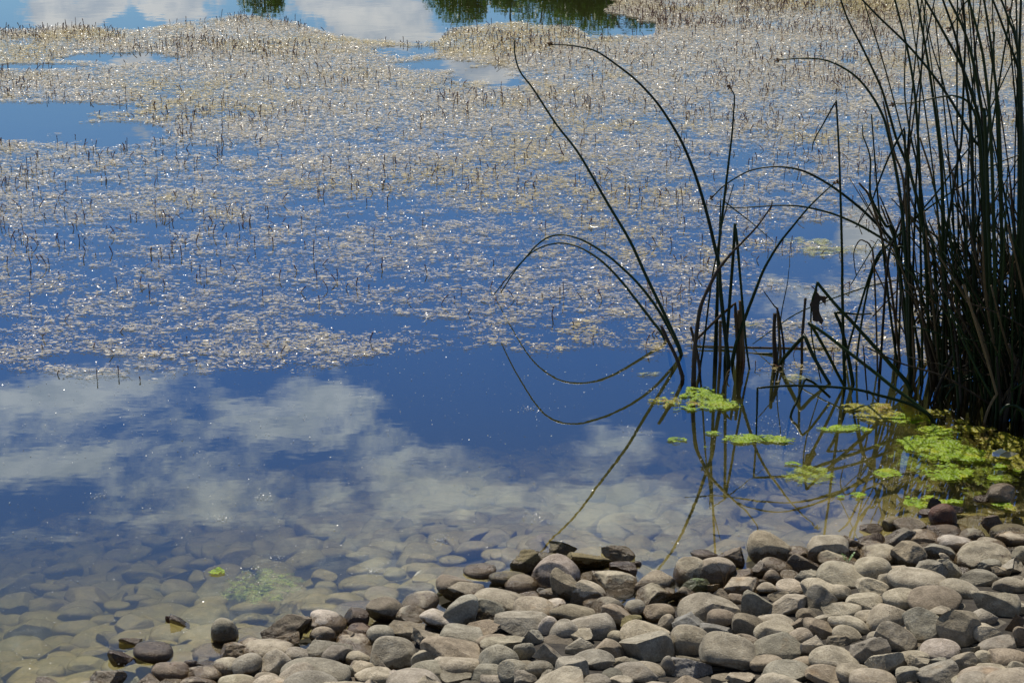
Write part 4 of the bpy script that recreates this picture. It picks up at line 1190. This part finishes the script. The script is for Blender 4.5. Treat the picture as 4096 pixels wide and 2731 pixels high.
# ------------------------------------------------------------------ floating milfoil mat
FRONT = np.array([(-900, 1500), (0, 1490), (300, 1500), (700, 1490), (1000, 1500), (1200, 1500), (1420, 1485), (1700, 1470), (2000, 1470), (2400, 1480), (2650, 1450), (3000, 1500), (3500, 1540), (5200, 1500)])
BACK = np.array([(-1500, 120), (0, 118), (340, 98), (560, 118), (660, 92), (900, 64), (1000, 60), (1180, 84), (1300, 128), (1420, 150), (1560, 155), (1660, 168), (1760, 160), (1800, 112), (1900, 98), (2060, 86), (2200, 104), (2300, 108),
                 (2360, 140), (2560, 142), (2620, 130), (2650, -500), (6000, -500)])
HOLES = [(480, 232, 250, 24), (120, 268, 240, 12), (200, 432, 430, 20), (120, 500, 260, 70), (420, 540, 220, 50), (1620, 205, 130, 20), (1760, 262, 170, 22), (1950, 300, 150, 34), (2010, 335, 90, 20),
         (3340, 945, 260, 45), (3240, 1080, 210, 60), (3050, 1230, 200, 55), (2480, 1420, 150, 22), (1500, 1290, 260, 30), (330, 1440, 200, 30), (2000, 1440, 300, 25), (3000, 1420, 220, 60)]
HX = [(2030, 20, 330, 85, 0)]

def mat_density(P):
    x, y = project(np.column_stack([P, np.zeros(len(P))]))
    yb = np.interp(x, BACK[:, 0], BACK[:, 1])
    # the back edge doubles back at the right of the tree reflections
    yf = np.interp(x, FRONT[:, 0], FRONT[:, 1])
    rag = fbm2(P[:, 0] * 5, P[:, 1] * 5, 3)
    n = fbm2(P[:, 0] * 4.0, P[:, 1] * 5.5, 1)
    n2 = fbm2(P[:, 0] * 20, P[:, 1] * 26, 2) + 0.8 * fbm2(P[:, 0] * 55, P[:, 1] * 75, 8, 3)
    # cover along the way from near to far
    base = np.interp(y, [-300, 120, 300, 520, 800, 1000, 1150, 1300, 1420, 1500], [0.85, 1.05, 0.98, 0.80, 0.64, 0.54, 0.54, 0.60, 0.66, 0.58])
    base = base - 0.10 * np.clip((x - 2600) / 800, 0, 1) * (y > 350) * (y < 900)
    d = base - 0.02 + 0.28 * n + 0.35 * n2
    front = np.clip((yf + rag * 75 - y) / 45, 0, 1)
    back = np.clip((y - yb - rag * 8) / 10, 0, 1)
    right_back = (x > 2440 + rag * 50) & (y < 62 + rag * 25 + 0.06 * (x - 2440)) & (y > -420)
    back = np.where(right_back, 1.0, back)
    for hx, hy, rx, ry in HOLES:
        q = ((x - hx) / rx) ** 2 + ((y - hy) / ry) ** 2 + 0.45 * rag + 0.25 * n2
        d -= 1.6 * np.clip(1.15 - q, 0, 1) ** 0.7
    return np.clip(d, 0, 1.1) * front * back, x, y

def leaf_mat():
    rgm = np.random.default_rng(21)
    def sample(n, dens):
        Y = np.sqrt(rgm.uniform(5.0 ** 2, 15.2 ** 2, n))
        X = rgm.uniform(-1, 1, n) * (Y * 0.30 + 0.9)
        P = np.column_stack([X, Y])
        d, x, y = mat_density(P)
        k = rgm.random(n) < dens(d)
        return P[k], d[k], x[k], y[k]
    # pale thin film: irregular flat flakes, small and crowded
    P, d, x, y = sample(2000000, lambda d: np.clip((d - 0.36) * 1.5, 0, 0.9))
    n = len(P)
    k = 5
    ang = (np.arange(k) / k * 2 * np.pi)[None, :] + rgm.uniform(0, 6.28, (n, 1))
    rad = np.minimum(rgm.gamma(2.0, 0.0015, (n, 1)), 0.007) * rgm.uniform(0.4, 1.3, (n, k)) + 0.0008
    tx, ty = rgm.normal(0, 0.06, (n, 1)), rgm.normal(0, 0.06, (n, 1))
    ex, ey = rad * np.cos(ang) * 1.6, rad * np.sin(ang) * 0.9
    z = 0.0035 + rgm.uniform(0, 0.0025, (n, 1)) + ex * tx + ey * ty
    V1 = np.stack([P[:, :1] + ex, P[:, 1:] + ey, z], -1).reshape(-1, 3)
    F1 = (np.arange(n)[:, None] * k + np.arange(k)[None, :])
    c = np.array([0.74, 0.665, 0.49])[None, :] * rgm.uniform(0.55, 1.25, (n, 1))
    yellow = np.clip(fbm2(P[:, 0] * 2.2, P[:, 1] * 3, 9) * 1.8 - 0.05, 0, 1)[:, None]
    c = c * (1 - yellow) + yellow * np.array([0.70, 0.58, 0.26])[None, :] * rgm.uniform(0.7, 1.2, (n, 1))
    C1 = np.repeat(np.column_stack([c, np.interp(y, [0, 300, 900, 1500], [0.95, 0.75, 0.45, 0.45]) * rgm.uniform(0.5, 1.4, n)]), k, 0)
    # small wet leaf strips, tilted every way: these glint
    P, d, x, y = sample(1300000, lambda d: np.clip((d - 0.22) * 1.1, 0.0, 0.9))
    n = len(P)
    a = rgm.uniform(0, 6.28, n)
    L = rgm.uniform(0.0012, 0.0034, n)
    w = rgm.uniform(0.0005, 0.0012, n)
    ux = np.stack([np.cos(a), np.sin(a), np.zeros(n)], -1)
    vx = np.stack([-np.sin(a), np.cos(a), np.zeros(n)], -1)
    ux[:, 2] = rgm.normal(0, 0.22, n)
    vx[:, 2] = rgm.normal(0, 0.35, n)
    cz = 0.006 + rgm.uniform(0, 0.006, n)
    c0 = np.column_stack([P, cz])
    V2 = np.stack([c0 - ux * L[:, None] - vx * w[:, None], c0 + ux * L[:, None] - vx * w[:, None] * .6, c0 + ux * L[:, None] + vx * w[:, None] * .6, c0 - ux * L[:, None] + vx * w[:, None]], 1).reshape(-1, 3)
    F2 = np.arange(n * 4).reshape(-1, 4)
    pal = np.array([(0.52, 0.42, 0.22), (0.32, 0.22, 0.06), (0.20, 0.10, 0.03), (0.06, 0.035, 0.015), (0.66, 0.56, 0.40)])
    ch = rgm.choice(5, n, p=[0.30, 0.20, 0.14, 0.10, 0.26])
    C2 = np.repeat(np.column_stack([pal[ch] * rgm.uniform(0.7, 1.2, (n, 1)), np.ones(n)]), 4, 0)
    # long tangled stems lying on the surface
    P, d, x, y = sample(30000, lambda d: np.clip((d - 0.2) * 0.42, 0, 0.5))
    n, ns = len(P), 9
    h0, curl, ln = rgm.uniform(0, 6.28, n), rgm.normal(0, 1.6, n), rgm.uniform(0.03, 0.11, n)
    t = np.linspace(0, 1, ns)[None, :]
    hd = h0[:, None] + curl[:, None] * t + 0.5 * np.sin(t * 9 + h0[:, None] * 5)
    sx = np.cumsum(np.cos(hd), 1) * (ln / ns)[:, None] + P[:, :1]
    sy = np.cumsum(np.sin(hd), 1) * (ln / ns)[:, None] + P[:, 1:]
    wd = rgm.uniform(0.0004, 0.0010, (n, 1))
    zz = 0.0055 + 0.004 * np.abs(np.sin(t * 7 + h0[:, None] * 3))
    V3 = np.stack([np.stack([sx - np.sin(hd) * wd, sy + np.cos(hd) * wd, zz], -1), np.stack([sx + np.sin(hd) * wd, sy - np.cos(hd) * wd, zz + 0.0004], -1)], 2).reshape(-1, 3)
    b0 = (np.arange(n)[:, None] * ns + np.arange(ns - 1)[None, :]) * 2
    F3 = np.stack([b0, b0 + 1, b0 + 3, b0 + 2], -1).reshape(-1, 4)
    pal3 = np.array([(0.50, 0.46, 0.34), (0.30, 0.24, 0.10), (0.20, 0.09, 0.04), (0.10, 0.08, 0.03)])
    C3 = np.repeat(np.column_stack([pal3[rgm.choice(4, n, p=[.35, .3, .2, .15])], np.ones(n)]), ns * 2, 0)
    F2 = np.vstack([F2, F3 + len(V2)])
    V2 = np.vstack([V2, V3]); C2 = np.vstack([C2, C3])
    V = np.vstack([V1, V2])
    me = make_mesh('milfoil_mat', V, [F1, F2 + len(V1)], M_FILM, False, np.vstack([C1, C2]))
    print('mat', len(F1), len(F2))
    tag(link('milfoil_mat', me), 'sparkling mat of floating milfoil leaves covering the pond', 'water plants', kind='stuff')
    # drifting specks on the open water
    n = 6500
    Y = rgm.uniform(3.4, 6.6, n)
    X = rgm.uniform(-1, 1, n) * (Y * 0.28 + 0.4)
    for bx, by, br in ((2140, 2070, 60), (880, 2075, 50), (400, 1985, 40), (3080, 1690, 120), (3000, 1760, 150), (3180, 1740, 130), (2560, 1735, 70), (3200, 1800, 120), (3420, 1840, 120),
                       (2960, 1940, 60), (3560, 1900, 100), (1050, 1990, 50), (1500, 2290, 60), (1100, 2240, 80), (1000, 2300, 110), (2120, 1640, 50), (1760, 2160, 60), (2620, 1560, 90)):
        c0 = at_z(bx, by)
        k = int(br * 0.9)
        q = br * scale_at(c0)
        X = np.concatenate([X, c0[0] + rgm.normal(0, q * .5, k)])
        Y = np.concatenate([Y, c0[1] + rgm.normal(0, q * .45, k)])
    keep = shore_dist(np.column_stack([X, Y])) < -0.05
    X, Y = X[keep], Y[keep]
    n = len(X)
    ang = (np.arange(5) / 5 * 2 * np.pi)[None, :] + rgm.uniform(0, 6.28, (n, 1))
    rad = np.minimum(rgm.gamma(1.4, 0.0004, (n, 1)), 0.0016) * rgm.uniform(0.5, 1.3, (n, 5)) + 0.0005
    tl = rgm.normal(0, 0.22, (n, 2))
    ex, ey = rad * np.cos(ang), rad * np.sin(ang)
    V = np.stack([X[:, None] + ex, Y[:, None] + ey, 0.003 + ex * tl[:, :1] + ey * tl[:, 1:]], -1).reshape(-1, 3)
    me = make_mesh('floating_specks', V, np.arange(n * 5).reshape(-1, 5), M_FILM, False, np.tile([0.4, 0.41, 0.38, 1], (n * 5, 1)))
    tag(link('floating_specks', me), 'tiny specks and bubbles drifting on the open water', 'specks', kind='stuff')
leaf_mat()

# milfoil spikes standing out of the mat
def spike_shape(rg, h):
    b1, b2 = rg.normal(0, 0.18), rg.normal(0, 0.30)
    a = rg.uniform(0, 6.28)
    P = [np.array([math.cos(a) * h * (b1 * t + b2 * t * t), math.sin(a) * h * (b1 * t + b2 * t * t), h * t - 0.004]) for t in np.linspace(0, 1, 8)]
    rad = np.array([.0009, .0010, .0013, .0011, .0016, .0012, .0018, .0010]) * rg.uniform(0.8, 1.25)
    return tube(P, rad, 5)
def spikes():
    rgs = np.random.default_rng(31)
    n = 90000
    Y = np.sqrt(rgs.uniform(5.2 ** 2, 14.8 ** 2, n))
    X = rgs.uniform(-1, 1, n) * (Y * 0.29 + 0.8)
    P = np.column_stack([X, Y])
    d, x, y = mat_density(P)
    grp = np.clip(1.1 * fbm2(X * 4, Y * 4.4, 14) + 0.4, 0.06, 1.2)
    far_edge = np.interp(y, [60, 200, 420, 700, 1000, 1300, 1500], [1.0, 0.5, 0.34, 0.30, 0.22, 0.11, 0.05])
    k = rgs.random(n) < np.clip(d, 0.0, 1) * grp * far_edge
    P, x, y = P[k], x[k], y[k]
    hts = rgs.gamma(3.2, 0.0068, len(P)) + 0.004
    size = hts / P[:, 1]
    seen = (x > 20) & (x < W - 20) & (y > 20)
    order = np.argsort(-np.where(seen, size, 0))
    shapes = []
    for i in range(10):
        v, f, f3 = spike_shape(np.random.default_rng(60 + i), 0.03)
        shapes.append((v, f, f3, make_mesh('milfoil_spike', v, [f, f3], M_SPIKE)))
    first = order[:290]
    for i in first:
        v, f, f3, me = shapes[int(rgs.integers(10))]
        o = link('milfoil_spike', me, None, (P[i, 0], P[i, 1], 0.002))
        q = hts[i] / 0.03
        o.scale = (1.0, 1.0, q)
        o.rotation_euler = (0, 0, rgs.uniform(0, 6.28))
        tag(o, 'small dark red milfoil spike standing up from the floating mat', 'water plant', 'milfoil spikes above the mat')
    Vs, Fs, F3s, off = [], [], [], 0
    for i in order[290:]:
        v, f, f3, me = shapes[int(rgs.integers(10))]
        a = rgs.uniform(0, 6.28)
        c, s = math.cos(a), math.sin(a)
        q = v * np.array([1.15, 1.15, hts[i] / 0.03])
        Vs.append(np.column_stack([q[:, 0] * c - q[:, 1] * s + P[i, 0], q[:, 0] * s + q[:, 1] * c + P[i, 1], q[:, 2] + 0.002]))
        Fs.append(f + off); F3s.append(f3 + off); off += len(v)
    me = make_mesh('milfoil_spikes', np.concatenate(Vs), [np.concatenate(Fs), np.concatenate(F3s)], M_SPIKE)
    tag(link('milfoil_spikes', me), 'countless farther red brown milfoil spikes over the mat', 'water plants', kind='stuff')
    print('spikes', len(order))
spikes()

# ------------------------------------------------------------------ trees on the far bank (seen mirrored in the pond)
TREE_Y = 88.0
def tree(px, top_px, lobes, seed, label, bare=False, width=3.0):
    """px: mirrored picture column; top_px: mirrored picture row of the crown top; lobes: (px, row of tip, half width px)"""
    rg = np.random.default_rng(seed)
    Yt = TREE_Y + rg.uniform(-2, 4)
    def mirror(x, y):
        p = at_y(x, y, Yt)
        return np.array([p[0], Yt, -p[2]])
    top = mirror(px, top_px)
    bx = top[0]
    gz = float(ground_z(np.array([[bx, Yt, 0]]))[0])
    e = bpy.data.objects.new('bank_tree', None)
    COL.objects.link(e)
    e.location = (bx, Yt, gz)
    tag(e, label, 'tree', 'trees on the far bank')
    base = np.array([bx, Yt, gz])
    hgt = top[2] - gz
    Vs, F4, F3, off = [], [], [], 0
    def add(path, rad, sides=6):
        nonlocal off
        v, f, f3 = tube(path, rad, sides)
        Vs.append(v - base); F4.append(f + off); F3.append(f3 + off); off += len(v)
    tp = smooth_path([base + (0, 0, -.3), base + (rg.normal(0, .2), 0, hgt * .35), base + (rg.normal(0, .35), 0, hgt * .7), top - (0, 0, 0.25)], (), 5)
    add(tp, np.linspace(0.24, 0.035, len(tp)), 8)
    centers = []
    for (lx, ly, hw) in lobes:
        t = mirror(lx, ly)
        r = hw * Yt / FPX
        st = tp[int(len(tp) * rg.uniform(0.55, 0.85))]
        tip = t - (0, 0, r * 0.3)
        add(smooth_path([st, (st + tip) / 2 + (0, rg.normal(0, .3), rg.uniform(-.1, .35)), tip], (), 4), np.linspace(0.07, 0.015, 9), 5)
        centers.append((t - (0, 0, r * 1.15), r, r * 1.25))
        for _ in range(5):
            centers.append((t + (rg.normal(0, r * .6), rg.normal(0, r * .7), -r * rg.uniform(1.2, 3.2)), r * rg.uniform(.4, .7), r * rg.uniform(.5, .8)))
    if bare:
        for k in range(9):
            st = tp[int(len(tp) * rg.uniform(0.75, 0.98))]
            tip = st + (rg.uniform(-1.3, 1.3), rg.normal(0, .5), rg.uniform(.1, .9))
            add(smooth_path([st, (st + tip) / 2 + (0, 0, rg.uniform(-.1, .2)), tip], (), 4), np.linspace(0.05, 0.012, 9), 5)
    for k in range(26):    # the lower crown
        zz = rg.uniform(0.32, 0.9) * hgt
        rr = width * (1 - 0.6 * abs(zz / hgt - 0.5)) * rg.uniform(.25, .9)
        a = rg.uniform(0, 6.28)
        c = base + (rr * math.cos(a), rr * math.sin(a), zz)
        st = tp[int((len(tp) - 1) * max(0.2, zz / hgt - 0.12))]
        add(smooth_path([st, (st + c) / 2 + (0, 0, .2), c], (), 3), np.linspace(0.08, 0.02, 7), 5)
        centers.append((c, rg.uniform(.5, .95), rg.uniform(.45, .8)))
    link('trunk', make_mesh('trunk', np.concatenate(Vs), [np.concatenate(F4), np.concatenate(F3)], M_BARK), e)
    LV = []
    for c, ra, rb in centers:
        n = int(650 * max(ra, .35))
        d = rg.normal(size=(n, 3))
        d /= np.linalg.norm(d, axis=1, keepdims=True)
        p = c + d * np.array([ra, ra, rb]) * rg.uniform(0.2, 1.0, (n, 1)) ** 0.5
        s = rg.uniform(0.05, 0.11, (n, 1))
        u = rg.normal(size=(n, 3)); u /= np.linalg.norm(u, axis=1, keepdims=True)
        w = np.cross(u, rg.normal(size=(n, 3))); w /= np.linalg.norm(w, axis=1, keepdims=True) + 1e-9
        LV.append(np.stack([p - u * s, p + w * s * .5, p + u * s * 1.2, p - w * s * .5], 1).reshape(-1, 3) - base)
    V = np.concatenate(LV)
    link('crown', make_mesh('crown', V, np.arange(len(V)).reshape(-1, 4), M_LEAF, False), e)
tree(1060, 72, [(1000, 52, 55), (1050, 74, 48), (1105, 66, 40)], 1, 'lone leafy tree mirrored at the top left with a bare branch', True, 1.6)
tree(1840, 100, [(1760, 60, 75), (1800, 98, 65), (1855, 118, 65), (1900, 95, 50), (1830, 40, 120)], 2, 'round topped leafy tree, left of the mirrored grove', False, 2.4)
tree(2040, 85, [(1960, 30, 45), (2010, 58, 45), (2060, 40, 60)], 3, 'thin tree with bare forking branches in the mirrored grove', True, 1.6)
tree(2160, 118, [(2100, 95, 80), (2170, 122, 90), (2240, 122, 80), (2160, 50, 150)], 4, 'broad dense tree in the middle of the mirrored grove', False, 2.6)
tree(2340, 132, [(2290, 130, 80), (2350, 140, 70), (2410, 138, 70), (2340, 60, 140)], 5, 'dark dense tree right of the middle in the mirrored grove', False, 2.4)
tree(2470, 120, [(2440, 112, 45), (2540, 122, 55), (2600, 116, 40)], 6, 'small tree with a long side branch at the right end of the grove', True, 1.6)
tree(3490, 130, [(3430, 90, 90), (3490, 150, 100), (3560, 110, 90)], 7, 'tree mirrored dimly among weed at the upper right', False, 2.6)
